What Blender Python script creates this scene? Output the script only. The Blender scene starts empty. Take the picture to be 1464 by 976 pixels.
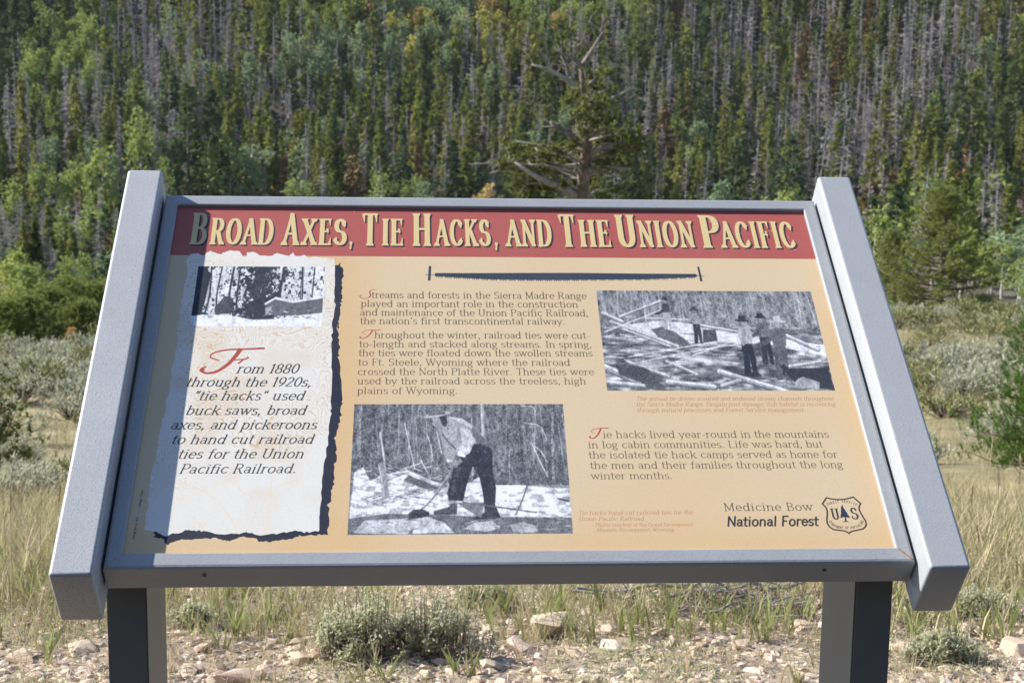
import bpy, bmesh, math, random
import numpy as np
from mathutils import Vector, Matrix

# ================================================================ camera, sky, sun, exposure
SC = bpy.context.scene
COL = SC.collection
ZP = 1.05                                     # height of the middle of the panel above the ground
CAM = np.array([-0.1301, -1.9624, ZP+0.3584])
PITCH, YAW, ROLL, FPX = -0.16626, -0.07115, -0.01389, 2197.3
def _rx(a): c, s = math.cos(a), math.sin(a); return np.array([[1, 0, 0], [0, c, -s], [0, s, c]])
def _rz(a): c, s = math.cos(a), math.sin(a); return np.array([[c, -s, 0], [s, c, 0], [0, 0, 1]])
RC = _rz(YAW) @ _rx(PITCH)
_r, _u = math.cos(ROLL), math.sin(ROLL)
C_RIGHT = RC @ np.array([_r, 0, -_u]); C_UP = RC @ np.array([_u, 0, _r]); C_FWD = RC @ np.array([0, 1, 0.])
camd = bpy.data.cameras.new('camera'); cam = bpy.data.objects.new('camera', camd); COL.objects.link(cam)
cam.matrix_world = Matrix([[C_RIGHT[i], C_UP[i], -C_FWD[i], CAM[i]] for i in range(3)]+[[0, 0, 0, 1]])
camd.sensor_width = 23.5; camd.lens = FPX/1464*23.5; camd.clip_start = .05; camd.clip_end = 3000
camd.dof.use_dof = True; camd.dof.focus_distance = 2.05; camd.dof.aperture_fstop = 13
SC.camera = cam
def project(P):                               # world point -> photo pixel (only used to describe where things are)
    d = np.asarray(P, float)-CAM; y = d @ C_FWD
    return 732+FPX*(d @ C_RIGHT)/y, 488-FPX*(d @ C_UP)/y, y

SUN = np.array([-2.15, .70, 1.75]); SUN /= np.linalg.norm(SUN)
w = bpy.data.worlds.new('World'); SC.world = w; w.use_nodes = True
nt = w.node_tree; sky = nt.nodes.new('ShaderNodeTexSky'); sky.sky_type = 'NISHITA'; sky.sun_disc = False
sky.sun_elevation = math.asin(SUN[2]); sky.sun_rotation = math.atan2(SUN[0], SUN[1]); sky.altitude = 2400
sky.air_density = 1.0; sky.dust_density = 1.0
nt.links.new(sky.outputs[0], nt.nodes['Background'].inputs[0]); nt.nodes['Background'].inputs[1].default_value = .12
sl = bpy.data.lights.new('sun', 'SUN'); sl.energy = 4.4; sl.angle = math.radians(.5); sl.color = (1, .94, .84)
so = bpy.data.objects.new('sun', sl); COL.objects.link(so)
so.rotation_euler = Vector(-SUN).to_track_quat('-Z', 'Y').to_euler()
SC.view_settings.view_transform = 'Standard'; SC.view_settings.look = 'None'; SC.view_settings.gamma = 1
SC.view_settings.exposure = 1.15

# ================================================================ helpers
def tag(o, label=None, cat=None, group=None, kind=None):
    if label: o['label'] = label
    if cat: o['category'] = cat
    if group: o['group'] = group
    if kind: o['kind'] = kind
    return o
def empty(name, loc, rz=0.):
    o = bpy.data.objects.new(name, None); COL.objects.link(o); o.location = loc; o.rotation_euler = (0, 0, rz)
    o.empty_display_size = .1; return o
def mesh_tri(name, V, F, mats, mi=None, smooth=False, attr=None):
    V = np.ascontiguousarray(V, np.float32); F = np.ascontiguousarray(F, np.int32)
    me = bpy.data.meshes.new(name); me.vertices.add(len(V)); me.vertices.foreach_set('co', V.ravel())
    me.loops.add(F.size); me.loops.foreach_set('vertex_index', F.ravel()); me.polygons.add(len(F))
    me.polygons.foreach_set('loop_start', np.arange(len(F), dtype=np.int32)*3)
    if mi is not None: me.polygons.foreach_set('material_index', np.ascontiguousarray(mi, np.int32))
    me.polygons.foreach_set('use_smooth', np.full(len(F), smooth))
    for m in mats: me.materials.append(m)
    if attr is not None:
        a = me.attributes.new('tint', 'FLOAT', 'POINT'); a.data.foreach_set('value', np.ascontiguousarray(attr, np.float32))
    me.update(calc_edges=True); return me
def link(name, me, parent=None):
    o = bpy.data.objects.new(name, me); COL.objects.link(o)
    if parent: o.parent = parent
    return o
def from_bm(name, bm, mat, parent=None, smooth=False):
    me = bpy.data.meshes.new(name); bm.to_mesh(me); bm.free(); me.materials.append(mat)
    for p in me.polygons: p.use_smooth = smooth
    return link(name, me, parent)
def copy_tree(o, parent=None):
    c = o.copy(); COL.objects.link(c); c.parent = parent
    for ch in list(o.children): copy_tree(ch, c)
    return c

class Acc:                                    # collects triangle soups
    def __init__(s): s.V = []; s.F = []; s.M = []; s.T = []; s.n = 0
    def add(s, V, F, m=0, t=0.):
        V = np.asarray(V, float).reshape(-1, 3); F = np.asarray(F, int).reshape(-1, 3)
        s.V.append(V); s.F.append(F+s.n); s.M.append(np.full(len(F), m)); s.T.append(np.full(len(V), t)); s.n += len(V)
    def tube(s, pts, rad, k=5, m=0):
        pts = np.asarray(pts, float); n = len(pts); rad = np.broadcast_to(np.asarray(rad, float), (n,))
        d = np.gradient(pts, axis=0); V = []
        for i in range(n):
            t = d[i]/(np.linalg.norm(d[i])+1e-9); a = np.cross(t, [0, 0, 1.]) if abs(t[2]) < .9 else np.cross(t, [1., 0, 0])
            a /= np.linalg.norm(a); b = np.cross(t, a)
            for j in range(k):
                q = 2*math.pi*j/k; V.append(pts[i]+rad[i]*(math.cos(q)*a+math.sin(q)*b))
        F = []
        for i in range(n-1):
            for j in range(k):
                p, q = i*k+j, i*k+(j+1) % k; F += [(p, q, q+k), (p, q+k, p+k)]
        for j in range(1, k-1): F.append(((n-1)*k, (n-1)*k+j, (n-1)*k+j+1))
        s.add(V, F, m)
    def arr(s): return np.concatenate(s.V), np.concatenate(s.F), np.concatenate(s.M), np.concatenate(s.T)
    def mesh(s, name, mats, smooth=False, tint=False):
        V, F, M, T = s.arr(); return mesh_tri(name, V, F, mats, M, smooth, T if tint else None)
def blades(P, D, W, L):                       # one thin triangle each: base P, direction D (unit), width W, length L
    n = len(P); r = np.random.default_rng(n)
    S = np.cross(D, r.normal(size=(n, 3))); S /= np.linalg.norm(S, axis=1)[:, None]+1e-9
    W = np.broadcast_to(W, (n,))[:, None]; L = np.broadcast_to(L, (n,))[:, None]
    V = np.stack([P-S*W/2, P+S*W/2, P+D*L], 1).reshape(-1, 3)
    return V, np.arange(3*n).reshape(-1, 3)
def unit(v): v = np.asarray(v, float); return v/(np.linalg.norm(v, axis=-1, keepdims=True)+1e-9)
def tile(protos, idx, loc, scl, rot, tint, name, mats, smooth=False):   # many copies joined into one mesh
    Vs, Fs, Ms, Ts = [], [], [], []; n = 0
    for k in range(len(protos)):
        s = np.where(idx == k)[0]
        if not len(s): continue
        V, F, M = protos[k][:3]; c, q = np.cos(rot[s]), np.sin(rot[s])
        x = V[None, :, 0]*c[:, None]-V[None, :, 1]*q[:, None]; y = V[None, :, 0]*q[:, None]+V[None, :, 1]*c[:, None]
        W_ = np.stack([x, y, np.broadcast_to(V[None, :, 2], x.shape)], 2)*scl[s][:, None, :]+loc[s][:, None, :]
        Vs.append(W_.reshape(-1, 3)); Fs.append((F[None]+(np.arange(len(s))*len(V))[:, None, None]).reshape(-1, 3)+n)
        Ms.append(np.tile(M, len(s))); Ts.append(np.repeat(tint[s], len(V))); n += len(s)*len(V)
    return mesh_tri(name, np.concatenate(Vs), np.concatenate(Fs), mats, np.concatenate(Ms), smooth, np.concatenate(Ts))

# ---------------------------------------------------------------- materials
def ramp(nt, fac, stops):
    r = nt.nodes.new('ShaderNodeValToRGB'); e = r.color_ramp.elements
    e[0].position = stops[0][0]; e[0].color = (*stops[0][1], 1); e[-1].position = stops[-1][0]; e[-1].color = (*stops[-1][1], 1)
    for p, c in stops[1:-1]: q = e.new(p); q.color = (*c, 1)
    nt.links.new(fac, r.inputs[0]); return r.outputs[0]
def noise(nt, scale, detail=4, rough=.6, vec=None):
    n = nt.nodes.new('ShaderNodeTexNoise'); n.inputs['Scale'].default_value = scale; n.inputs['Detail'].default_value = detail
    n.inputs['Roughness'].default_value = rough
    tc = nt.nodes.new('ShaderNodeTexCoord'); nt.links.new(vec or tc.outputs['Object'], n.inputs['Vector']); return n.outputs['Fac']
def mth(nt, op, a, b=None, clamp=False):
    m = nt.nodes.new('ShaderNodeMath'); m.operation = op; m.use_clamp = clamp
    for i, v in enumerate((a, b)):
        if v is None: continue
        if isinstance(v, (int, float)): m.inputs[i].default_value = v
        else: nt.links.new(v, m.inputs[i])
    return m.outputs[0]
def mix(nt, f, a, b):
    m = nt.nodes.new('ShaderNodeMix'); m.data_type = 'RGBA'
    for s, v in ((m.inputs[0], f), (m.inputs[6], a), (m.inputs[7], b)):
        if isinstance(v, (int, float)): s.default_value = v
        elif isinstance(v, tuple): s.default_value = (*v, 1)
        else: nt.links.new(v, s)
    return m.outputs[2]
def base(name, rough=.8, spec=.3):
    m = bpy.data.materials.new(name); m.use_nodes = True; b = m.node_tree.nodes['Principled BSDF']
    b.inputs['Roughness'].default_value = rough; b.inputs['Specular IOR Level'].default_value = spec
    return m, m.node_tree, b
def bump(nt, b, h, strength, dist):
    n = nt.nodes.new('ShaderNodeBump'); n.inputs['Strength'].default_value = strength; n.inputs['Distance'].default_value = dist
    nt.links.new(h, n.inputs['Height']); nt.links.new(n.outputs[0], b.inputs['Normal'])
def varied(name, stops, scale=3., rough=.85, spec=.2, nz=.35, trans=0.):
    """colour picked per object (or per joined piece through 'tint'), with a little noise inside each"""
    m, nt, b = base(name, rough, spec)
    oi = nt.nodes.new('ShaderNodeObjectInfo'); at = nt.nodes.new('ShaderNodeAttribute'); at.attribute_name = 'tint'
    f = mth(nt, 'FRACT', mth(nt, 'ADD', oi.outputs['Random'], at.outputs['Fac']))
    g = mth(nt, 'ADD', mth(nt, 'MULTIPLY', f, 1-nz), mth(nt, 'MULTIPLY', noise(nt, scale, 3), nz), True)
    nt.links.new(ramp(nt, g, stops), b.inputs['Base Color'])
    if trans:
        t = nt.nodes.new('ShaderNodeBsdfTranslucent'); s = nt.nodes.new('ShaderNodeMixShader'); s.inputs[0].default_value = trans
        nt.links.new(ramp(nt, g, stops), t.inputs[0]); nt.links.new(b.outputs[0], s.inputs[1]); nt.links.new(t.outputs[0], s.inputs[2])
        nt.links.new(s.outputs[0], nt.nodes['Material Output'].inputs[0])
    return m
def noisy(name, stops, scale=20., detail=5, rough=.8, spec=.3, bs=0., bd=.01):
    m, nt, b = base(name, rough, spec); f = noise(nt, scale, detail)
    nt.links.new(ramp(nt, f, stops), b.inputs['Base Color'])
    if bs: bump(nt, b, noise(nt, scale*1.7, 4), bs, bd)
    return m

# ================================================================ terrain
RG = np.random.default_rng(11)
_D = np.array([-80, -60, -7, 0, 3.4, 5, 7.8, 15, 30, 60, 100, 180, 258, 275, 290, 370, 450, 560])
_Z = np.array([58, 46, .1, 0, 0, -.2, -.9, -2.35, -4.4, -7.8, -12.3, -20.5, -25.5, -25, -21.5, 18.5, 58, 112])  # steep unseen rise behind the camera is added to block low sky light
_T = np.linspace(-80, 560, 6401); _H = np.interp(_T, _D, _Z)
def _smooth(a, k): p = np.pad(a, k, 'edge'); return np.convolve(p, np.ones(2*k+1)/(2*k+1), 'valid')
_HS = _smooth(_smooth(_H, 5), 5); _HF = _smooth(_smooth(_H, 60), 60)
def terrain(x, y):
    x = np.asarray(x, float); d = np.asarray(y, float)+1.96
    wf = np.clip((d-25)/30, 0, 1); h = np.interp(d, _T, _HS)*(1-wf)+np.interp(d, _T, _HF)*wf
    a = np.clip((d-6)/20, 0, 1)
    h = h+a*(.10*np.sin(x*.9+d*.31)+.08*np.sin(d*.8-x*.4)+.16*np.sin(x*.23+1.3)*np.sin(d*.21))
    b = np.clip((d-90)/120, 0, 1); h = h+b*(2.2*np.sin(x*.031+d*.012)+1.4*np.sin(x*.083-d*.05+2)+.7*np.sin(x*.21+d*.16))
    h = h+.012*np.sin(x*7.1+d*3.3)*np.sin(d*6.2-x*2.1)
    return h
def gpt(px, d, dz=0.):                        # point of the ground seen along photo column px at forward distance d
    y = d-1.96
    r = (px-732)/FPX; q = C_FWD+C_RIGHT*r
    x = CAM[0]+(y-CAM[1])*q[0]/q[1]
    for _ in range(3):                        # roll and pitch shift the column a little with height
        z = float(terrain(x, y)); X = np.array([x, y, z+dz]); p = project(X); x += (px-p[0])*p[2]/FPX
    return np.array([x, y, float(terrain(x, y))])

ds = np.concatenate([np.linspace(-78, -3, 12), np.linspace(-2, 10, 110), np.linspace(10.4, 70, 90), np.linspace(72, 555, 190)])
us = np.sinh(np.linspace(-5.2, 5.2, 171)); us = us/us.max()
gx = np.array([u*(60+abs(0)+np.clip(d, 0, 600)*.62) for d in ds for u in us]); gy = np.repeat(ds-1.96, len(us))
V = np.stack([gx, gy, terrain(gx, gy)], 1); nc = len(us); nr = len(ds)
i0 = (np.arange(nr-1)[:, None]*nc+np.arange(nc-1)[None]).ravel()
F = np.concatenate([np.stack([i0, i0+1, i0+nc+1], 1), np.stack([i0, i0+nc+1, i0+nc], 1)])
m_ground, nt, b = base('ground', .95, .1)
tc = nt.nodes.new('ShaderNodeTexCoord'); sx = nt.nodes.new('ShaderNodeSeparateXYZ'); nt.links.new(tc.outputs['Object'], sx.inputs[0])
def step(a, b_, v): m = nt.nodes.new('ShaderNodeMapRange'); m.inputs[1].default_value = a; m.inputs[2].default_value = b_; nt.links.new(v, m.inputs[0]); return m.outputs[0]
yy = mth(nt, 'ADD', sx.outputs['Y'], mth(nt, 'MULTIPLY', noise(nt, .7, 3), 1.6))
dirt = ramp(nt, noise(nt, 26, 8, .7), [(.25, (.13, .10, .075)), (.5, (.28, .225, .17)), (.75, (.42, .365, .29))])
meadow = ramp(nt, noise(nt, .9, 6, .65), [(.3, (.10, .11, .055)), (.48, (.21, .18, .10)), (.66, (.34, .28, .17))])
wood = ramp(nt, noise(nt, .35, 7, .7), [(.3, (.03, .033, .02)), (.5, (.065, .062, .042)), (.7, (.14, .125, .10))])
c1 = mix(nt, step(2.6, 6.0, yy), dirt, meadow); unseen_asph = ramp(nt, noise(nt, 120, 5, .7), [(.3, (.024, .024, .025)), (.7, (.050, .049, .047))])
c1 = mix(nt, step(-.55, -.75, sx.outputs['Y']), c1, unseen_asph)          # unseen dark asphalt, added to cut light bounced up onto the sign
c1 = mix(nt, step(-8.5, -10, yy), c1, (.030, .036, .022))                          # unseen bank added behind the viewer, coloured dark to cut front light
c2 = mix(nt, step(60, 95, yy), c1, wood)
nt.links.new(c2, b.inputs['Base Color']); bump(nt, b, noise(nt, 30, 6), .6, .01)
g = link('ground', mesh_tri('ground', V, F, [m_ground], None, True)); tag(g, kind='structure')

# ================================================================ materials of plants and stones
M_PINE = varied('pine_needles', [(0, (.08, .11, .036)), (.35, (.15, .17, .045)), (.7, (.20, .21, .05)), (1, (.26, .25, .07))], 1.2, trans=.42)
M_SPRUCE = varied('spruce_needles', [(0, (.045, .075, .042)), (.5, (.075, .105, .048)), (1, (.12, .145, .055))], 1.2, trans=.35)
M_RUST = varied('rusty_needles', [(0, (.145, .085, .040)), (1, (.20, .13, .06))], 1.2)
M_DEAD = varied('dead_twigs', [(0, (.21, .18, .175)), (.5, (.31, .275, .27)), (1, (.43, .39, .38))], 2., nz=.4, trans=.25)
M_TRUNK = noisy('conifer_bark', [(.3, (.085, .062, .048)), (.7, (.22, .17, .135))], 5, bs=.4)
M_GREYTRUNK = noisy('weathered_wood', [(.3, (.17, .15, .14)), (.7, (.40, .37, .35))], 8, bs=.4)
M_ASPBARK = noisy('aspen_bark', [(.35, (.16, .15, .12)), (.5, (.50, .49, .43)), (.8, (.62, .60, .54))], 3, bs=.3)
M_ASPEN = varied('aspen_leaves', [(0, (.19, .25, .075)), (.5, (.25, .30, .085)), (1, (.33, .36, .095))], .8, trans=.4)
M_ASPALE = varied('pale_aspen_leaves', [(0, (.20, .27, .14)), (1, (.26, .32, .16))], .8, trans=.4)
M_ASYEL = varied('yellow_aspen_leaves', [(0, (.36, .36, .09)), (1, (.44, .41, .10))], .8, trans=.3)
M_ASORG = varied('orange_aspen_leaves', [(0, (.44, .29, .11)), (1, (.46, .34, .12))], .8, trans=.3)
M_NEAR = varied('limber_pine_needles', [(0, (.12, .145, .045)), (.5, (.18, .20, .06)), (1, (.27, .265, .10))], 3.5, nz=.8, trans=.5)
M_YOUNG = varied('young_pine_needles', [(0, (.055, .120, .022)), (1, (.12, .20, .035))], 5, nz=.8, trans=.2)
M_SAGE = varied('sage_leaves', [(0, (.30, .31, .215)), (.5, (.40, .405, .295)), (1, (.50, .495, .375))], 3, nz=.5, trans=.35)
M_SHRUB = varied('green_shrub_leaves', [(0, (.15, .165, .065)), (.6, (.23, .24, .095)), (1, (.32, .30, .13))], 3, nz=.5, trans=.2)
M_SILVER = varied('silver_sage_leaves', [(0, (.40, .41, .27)), (.5, (.52, .52, .35)), (1, (.62, .61, .44))], 12, nz=.7, trans=.5)
M_STEM = noisy('grey_brown_stems', [(.3, (.13, .10, .085)), (.7, (.30, .26, .22))], 20)
M_TWIG = noisy('dark_twigs', [(.3, (.05, .038, .03)), (.7, (.15, .12, .10))], 20)
M_STRAW = varied('dry_grass', [(0, (.34, .26, .15)), (.4, (.46, .38, .24)), (.8, (.58, .50, .34)), (1, (.36, .23, .14))], 3, nz=.3, trans=.3)
M_GRASS = varied('green_grass', [(0, (.19, .23, .08)), (.5, (.31, .34, .13)), (1, (.44, .42, .21))], 3, nz=.4, trans=.35)
M_ROCK = varied('rock', [(0, (.28, .23, .19)), (.2, (.46, .35, .27)), (.45, (.56, .47, .36)), (.65, (.52, .37, .29)), (.85, (.66, .60, .52)), (1, (.36, .36, .36))], 22, rough=.85, nz=.38)
for m_ in (M_ROCK,):
    nt = m_.node_tree; bump(nt, nt.nodes['Principled BSDF'], noise(nt, 60, 6), .5, .006)

# ================================================================ tree prototypes (unit: metres, base at origin)
def conifer_proto(seed, h, r, z0, dens, mats, lean=0., big=1., kk=5):
    g = np.random.default_rng(seed); tr, cr = Acc(), Acc()
    n = 7; zz = np.linspace(-.6, h, n); wob = g.normal(0, .05, (n, 2))*np.linspace(0, 1, n)[:, None]
    tr.tube(np.column_stack([wob[:, 0], wob[:, 1], zz]), np.linspace(.011*h+.03, .012, n), 5)
    nb = int(dens); t = g.random(nb)**.85; z = h*(z0+(1-z0)*t)
    rad = 1.15*r*(1-t)**.8*(.45+.75*g.random(nb))+.12; gap = np.sin(t*g.uniform(9, 16)+g.uniform(0, 6))*.18+1; rad *= gap
    a = g.uniform(0, 2*math.pi, nb); out = np.column_stack([np.cos(a), np.sin(a)])
    # stubs of bare limb below the crown
    for k in range(10):
        zq = h*z0*g.uniform(.45, 1.05); q = g.uniform(0, 6.28); l = r*g.uniform(.3, .8)
        V, F = blades(np.array([[0, 0, zq]]), unit(np.array([[math.cos(q), math.sin(q), -.15]])), .05, l); tr.add(V, F)
    for k in range(kk):                        # clumps along each branch
        f = g.uniform(.25, 1.0, nb); P = np.column_stack([out*(rad*f)[:, None], z-rad*f*g.uniform(.05, .45, nb)+.12])
        P += g.normal(0, .10, P.shape)
        D = unit(np.column_stack([out*.9, g.uniform(-.35, .55, nb)])+g.normal(0, .45, (nb, 3)))
        V, F = blades(P, D, big*g.uniform(.38, .85, nb)*(.6+.5*(1-t)), big*g.uniform(.5, 1.15, nb)*(.55+.6*(1-t))); cr.add(V, F)
    P = np.column_stack([g.normal(0, .05, (26, 2)), h-g.random(26)**1.3*h*.14]); D = unit(np.column_stack([g.normal(0, .5, (26, 2)), np.full(26, .9)]))
    V, F = blades(P, D, .16, g.uniform(.3, .7, 26)); cr.add(V, F)
    return tr, cr
def snag_proto(seed, h, r, z0, nb, big=1.):
    g = np.random.default_rng(seed); tr, cr = Acc(), Acc()
    n = 6; zz = np.linspace(-.6, h, n); tr.tube(np.column_stack([g.normal(0, .06, n), g.normal(0, .06, n), zz]), np.linspace(.0095*h+.03, .015, n), 5)
    t = g.random(nb); z = h*(z0+(1-z0)*t); a = g.uniform(0, 6.283, nb); L = r*1.25*(1-t)**.6*g.uniform(.35, 1.1, nb)+.2
    D = unit(np.column_stack([np.cos(a), np.sin(a), g.uniform(-.75, .15, nb)])); P = np.column_stack([np.zeros((nb, 2)), z])
    V, F = blades(P, D, .10*big, L); cr.add(V, F); cr.tube([[0, 0, h*z0*.9], [0, 0, h*.97]], [.05, .03], 3)
    for k in range(4):                         # finer side twigs
        f = g.uniform(.25, .95, nb); Q = P+D*(L*f)[:, None]; E = unit(D+g.normal(0, .75, (nb, 3)))
        V, F = blades(Q, E, big*g.uniform(.06, .14, nb), L*g.uniform(.25, .7, nb)); cr.add(V, F)
    return tr, cr
def aspen_proto(seed, h, r, z0, nl, big=1.):
    g = np.random.default_rng(seed); tr, cr = Acc(), Acc()
    n = 6; zz = np.linspace(-.6, h*.93, n); tr.tube(np.column_stack([g.normal(0, .08, n), g.normal(0, .08, n), zz]), np.linspace(.011*h+.03, .02, n), 5)
    lobes = []
    for k in range(15):
        t = g.random(); zc = h*(z0+(1-z0)*(.08+.84*t)); q = g.uniform(0, 6.28); ro = r*math.sqrt(max(0, 1-(2*t-.85)**2*.7))*g.uniform(.15, .75)
        c = np.array([ro*math.cos(q), ro*math.sin(q), zc]); lobes.append((c, r*g.uniform(.24, .46)))
        tr.tube([[0, 0, max(zc-ro*1.1-.3, h*.15)], c*[.5, .5, 1]-[0, 0, .2], c], [.045, .03, .012], 4)
    for c, rr in lobes:
        k = nl//15; d = unit(g.normal(size=(k, 3))); P = c+d*(rr*g.uniform(.35, 1.1, k))[:, None]*[1, 1, 1.1]
        V, F = blades(P, unit(g.normal(size=(k, 3))), big*g.uniform(.24, .46, k), big*g.uniform(.28, .55, k)); cr.add(V, F)
    return tr, cr
PINES = [conifer_proto(100+i, 14, [1.25, 1.5, 1.1, 1.7][i % 4], [.26, .18, .34, .10][i % 4], 100, None) for i in range(6)]
SPRUCES = [conifer_proto(200+i, 13, [2.0, 1.6, 2.3][i % 3], .06, 125, None) for i in range(4)]
SNAGS = [snag_proto(300+i, 14, [1.3, 1.0, 1.6, 1.2][i % 4], [.12, .2, .06, .3][i % 4], 100) for i in range(6)]
ASPENS = [aspen_proto(400+i, 9, [2.6, 2.1, 3.0][i % 3], [.30, .4, .25][i % 3], 620) for i in range(4)]
FAR = {'pine': [conifer_proto(500+i, 14, [1.25, 1.5, 1.1, 1.7][i % 4], [.26, .18, .34, .10][i % 4], 66, None, 0, 1.2, 4) for i in range(7)], 'spruce': [conifer_proto(520+i, 13, [2.0, 1.6, 2.3][i % 3], .06, 80, None, 0, 1.2, 4) for i in range(4)],
       'snag': [snag_proto(540+i, 14, [1.3, 1.0, 1.6, 1.2][i % 4], [.12, .2, .06, .3][i % 4], 62, 1.25) for i in range(7)], 'aspen': [aspen_proto(560+i, 9, [2.6, 2.1, 3.0][i % 3], [.30, .4, .25][i % 3], 330, 1.3) for i in range(4)]}
FAR['rust'] = FAR['spruce']; FAR['pale'] = FAR['yellow'] = FAR['orange'] = FAR['aspen']
KINDS = {'pine': (PINES, M_TRUNK, M_PINE), 'spruce': (SPRUCES, M_TRUNK, M_SPRUCE), 'rust': (SPRUCES, M_TRUNK, M_RUST), 'snag': (SNAGS, M_GREYTRUNK, M_DEAD),
         'aspen': (ASPENS, M_ASPBARK, M_ASPEN), 'pale': (ASPENS, M_ASPBARK, M_ASPALE), 'yellow': (ASPENS, M_ASPBARK, M_ASYEL), 'orange': (ASPENS, M_ASPBARK, M_ASORG)}
H0 = {'pine': 14, 'spruce': 13, 'rust': 13, 'snag': 14, 'aspen': 9, 'pale': 9, 'yellow': 9, 'orange': 9}
_cache = {}
def tree_obj(kind, var, loc, height, width=1., rz=0., name=None):
    pr, mt, mc = KINDS[kind]; var %= len(pr); key = (kind, var)
    if key not in _cache:
        nm = {'pine': 'pine', 'spruce': 'spruce', 'rust': 'rusty_conifer', 'snag': 'dead_conifer'}.get(kind, 'aspen')
        _cache[key] = (nm+'_tree', pr[var][0].mesh('trunk', [mt], True), pr[var][1].mesh('crown', [mc]))
    nm, a, b_ = _cache[key]
    e = empty(name or nm, loc, rz); s = height/H0[kind]; e.scale = (s*width, s*width, s); e.rotation_euler[1] = min(.07, max(-.03, float(loc[0])*.0012))
    link('trunk', a, e); link('branches' if kind == 'snag' else 'crown', b_, e); return e
COLS = [(180, 'left of the sign'), (400, 'above title word Broad'), (510, 'above title word Axes'), (588, 'above title word Tie'), (716, 'above title word Hacks'),
        (800, 'above title word and'), (884, 'above title word The'), (1004, 'above title word Union'), (1150, 'above title word Pacific'), (1262, 'above right rail'), (9e9, 'right of the sign')]
def place_words(P, h):
    x, y, _ = project(np.asarray(P)+[0, 0, h*.6]); c = next(n for lim, n in COLS if x < lim)
    r = 'near the top edge' if y < 55 else 'high on slope' if y < 115 else 'halfway up slope' if y < 180 else 'low on slope' if y < 250 else 'at slope foot'
    return f'{r}, {c}'
WORDS = {'pine': ('green pine', 'pine tree', 'live pines on the forested slope'), 'spruce': ('dark spruce', 'spruce tree', 'spruces on the forested slope'),
         'rust': ('rust-brown conifer', 'conifer', 'rust-brown conifers on the slope'), 'snag': ('grey dead conifer', 'dead tree', 'grey dead conifers on the slope'),
         'aspen': ('bright green aspen', 'aspen tree', 'green aspens on the slope'), 'pale': ('pale green aspen', 'aspen tree', 'pale aspens on the slope'),
         'yellow': ('yellow aspen', 'aspen tree', 'yellow aspens on the slope'), 'orange': ('orange-leaved aspen', 'aspen tree', 'orange aspens on the slope')}
def describe(e, kind, P, h, wd):
    n, cat, grp = WORDS[kind]; hh = h/H0[kind]
    size = 'tall ' if hh > 1.12 else 'small ' if hh < .82 else ''
    wid = 'narrow ' if wd < .95 else 'broad ' if wd > 1.1 else ''
    tag(e, f'{size}{wid}{n} {place_words(P, h)}', cat, grp)

# ---------------------------------------------------------------- the forested hillside
PATCH = [  # photo regions where one kind rules: x, y, rx, ry, kind, share
 (85, 100, 60, 70, 'aspen', .9), (120, 30, 50, 35, 'aspen', .4), (75, 160, 80, 50, 'snag', .9), (200, 80, 60, 70, 'snag', .55), (330, 115, 60, 30, 'pale', .45), (480, 105, 80, 40, 'pale', .65), (440, 30, 60, 25, 'aspen', .3), (505, 25, 30, 25, 'aspen', .5),
 (600, 75, 28, 40, 'orange', .5), (590, 60, 26, 60, 'yellow', .35), (605, 60, 70, 60, 'pale', .6), (655, 30, 26, 34, 'yellow', .75), (692, 60, 34, 24, 'yellow', .7), (700, 45, 50, 34, 'orange', .4), (735, 30, 90, 32, 'aspen', .75), (790, 15, 60, 16, 'orange', .25), (860, 15, 90, 18, 'aspen', .7),
 (250, 60, 130, 60, 'snag', .5), (260, 110, 60, 50, 'snag', .6), (545, 90, 25, 60, 'snag', .6), (190, 200, 50, 60, 'snag', .5), (380, 170, 40, 70, 'snag', .45), (700, 160, 50, 80, 'snag', .4), (130, 60, 50, 60, 'snag', .3), (720, 10, 60, 20, 'snag', .3), (1140, 180, 60, 90, 'snag', .7), (1260, 190, 60, 80, 'snag', .6),
 (1330, 90, 70, 80, 'snag', .65), (1070, 40, 120, 50, 'snag', .4), (430, 130, 30, 80, 'snag', .5), (900, 120, 60, 100, 'snag', .35), (400, 20, 200, 40, 'pine', .6), (15, 60, 30, 120, 'spruce', .95), (1300, 170, 90, 50, 'spruce', .3), (1010, 230, 30, 40, 'spruce', .7), (1185, 215, 25, 40, 'spruce', .7)]
def pick(px, py, g):
    for x, y, rx, ry, k, s in PATCH:
        if ((px-x)/rx)**2+((py-y)/ry)**2 < 1 and g.random() < s: return k
    v = g.random()
    return 'snag' if v < .30 else 'pine' if v < .79 else 'spruce' if v < .91 else 'rust' if v < .94 else 'pale' if v < .98 else 'aspen'
g = np.random.default_rng(21); trees = []
d = 262.
while d < 398:
    stepx = 3.2; xs = np.arange(-.42*d-8, .50*d+8, stepx)
    for x in xs:
        X = x+g.uniform(-1.8, 1.8); Y = d-1.96+g.uniform(-1.9, 1.9)
        if d < 285 and g.random() < .35: continue
        Z = float(terrain(X, Y)); px, py, _ = project([X, Y, Z+6]); k = pick(px, py, g)
        nat = math.sin(X*.13+1)*math.sin(Y*.11)+.5*math.sin(X*.05-Y*.07)
        h = {'pine': 16, 'spruce': 15, 'rust': 14, 'snag': 16}.get(k, 12)*g.uniform(.62, 1.3)*(1+.08*nat)*(1.0 if d < 300 else .86)
        trees.append((d, k, X, Y, Z, h, g.uniform(.62, 1.1), g.uniform(0, 6.283), px))
    d += 3.5
lim = {'pine': 215, 'snag': 190, 'spruce': 130, 'rust': 60, 'aspen': 120, 'pale': 120, 'yellow': 80, 'orange': 80}
cnt = {k: 0 for k in lim}; rest = {k: [] for k in lim}
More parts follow.
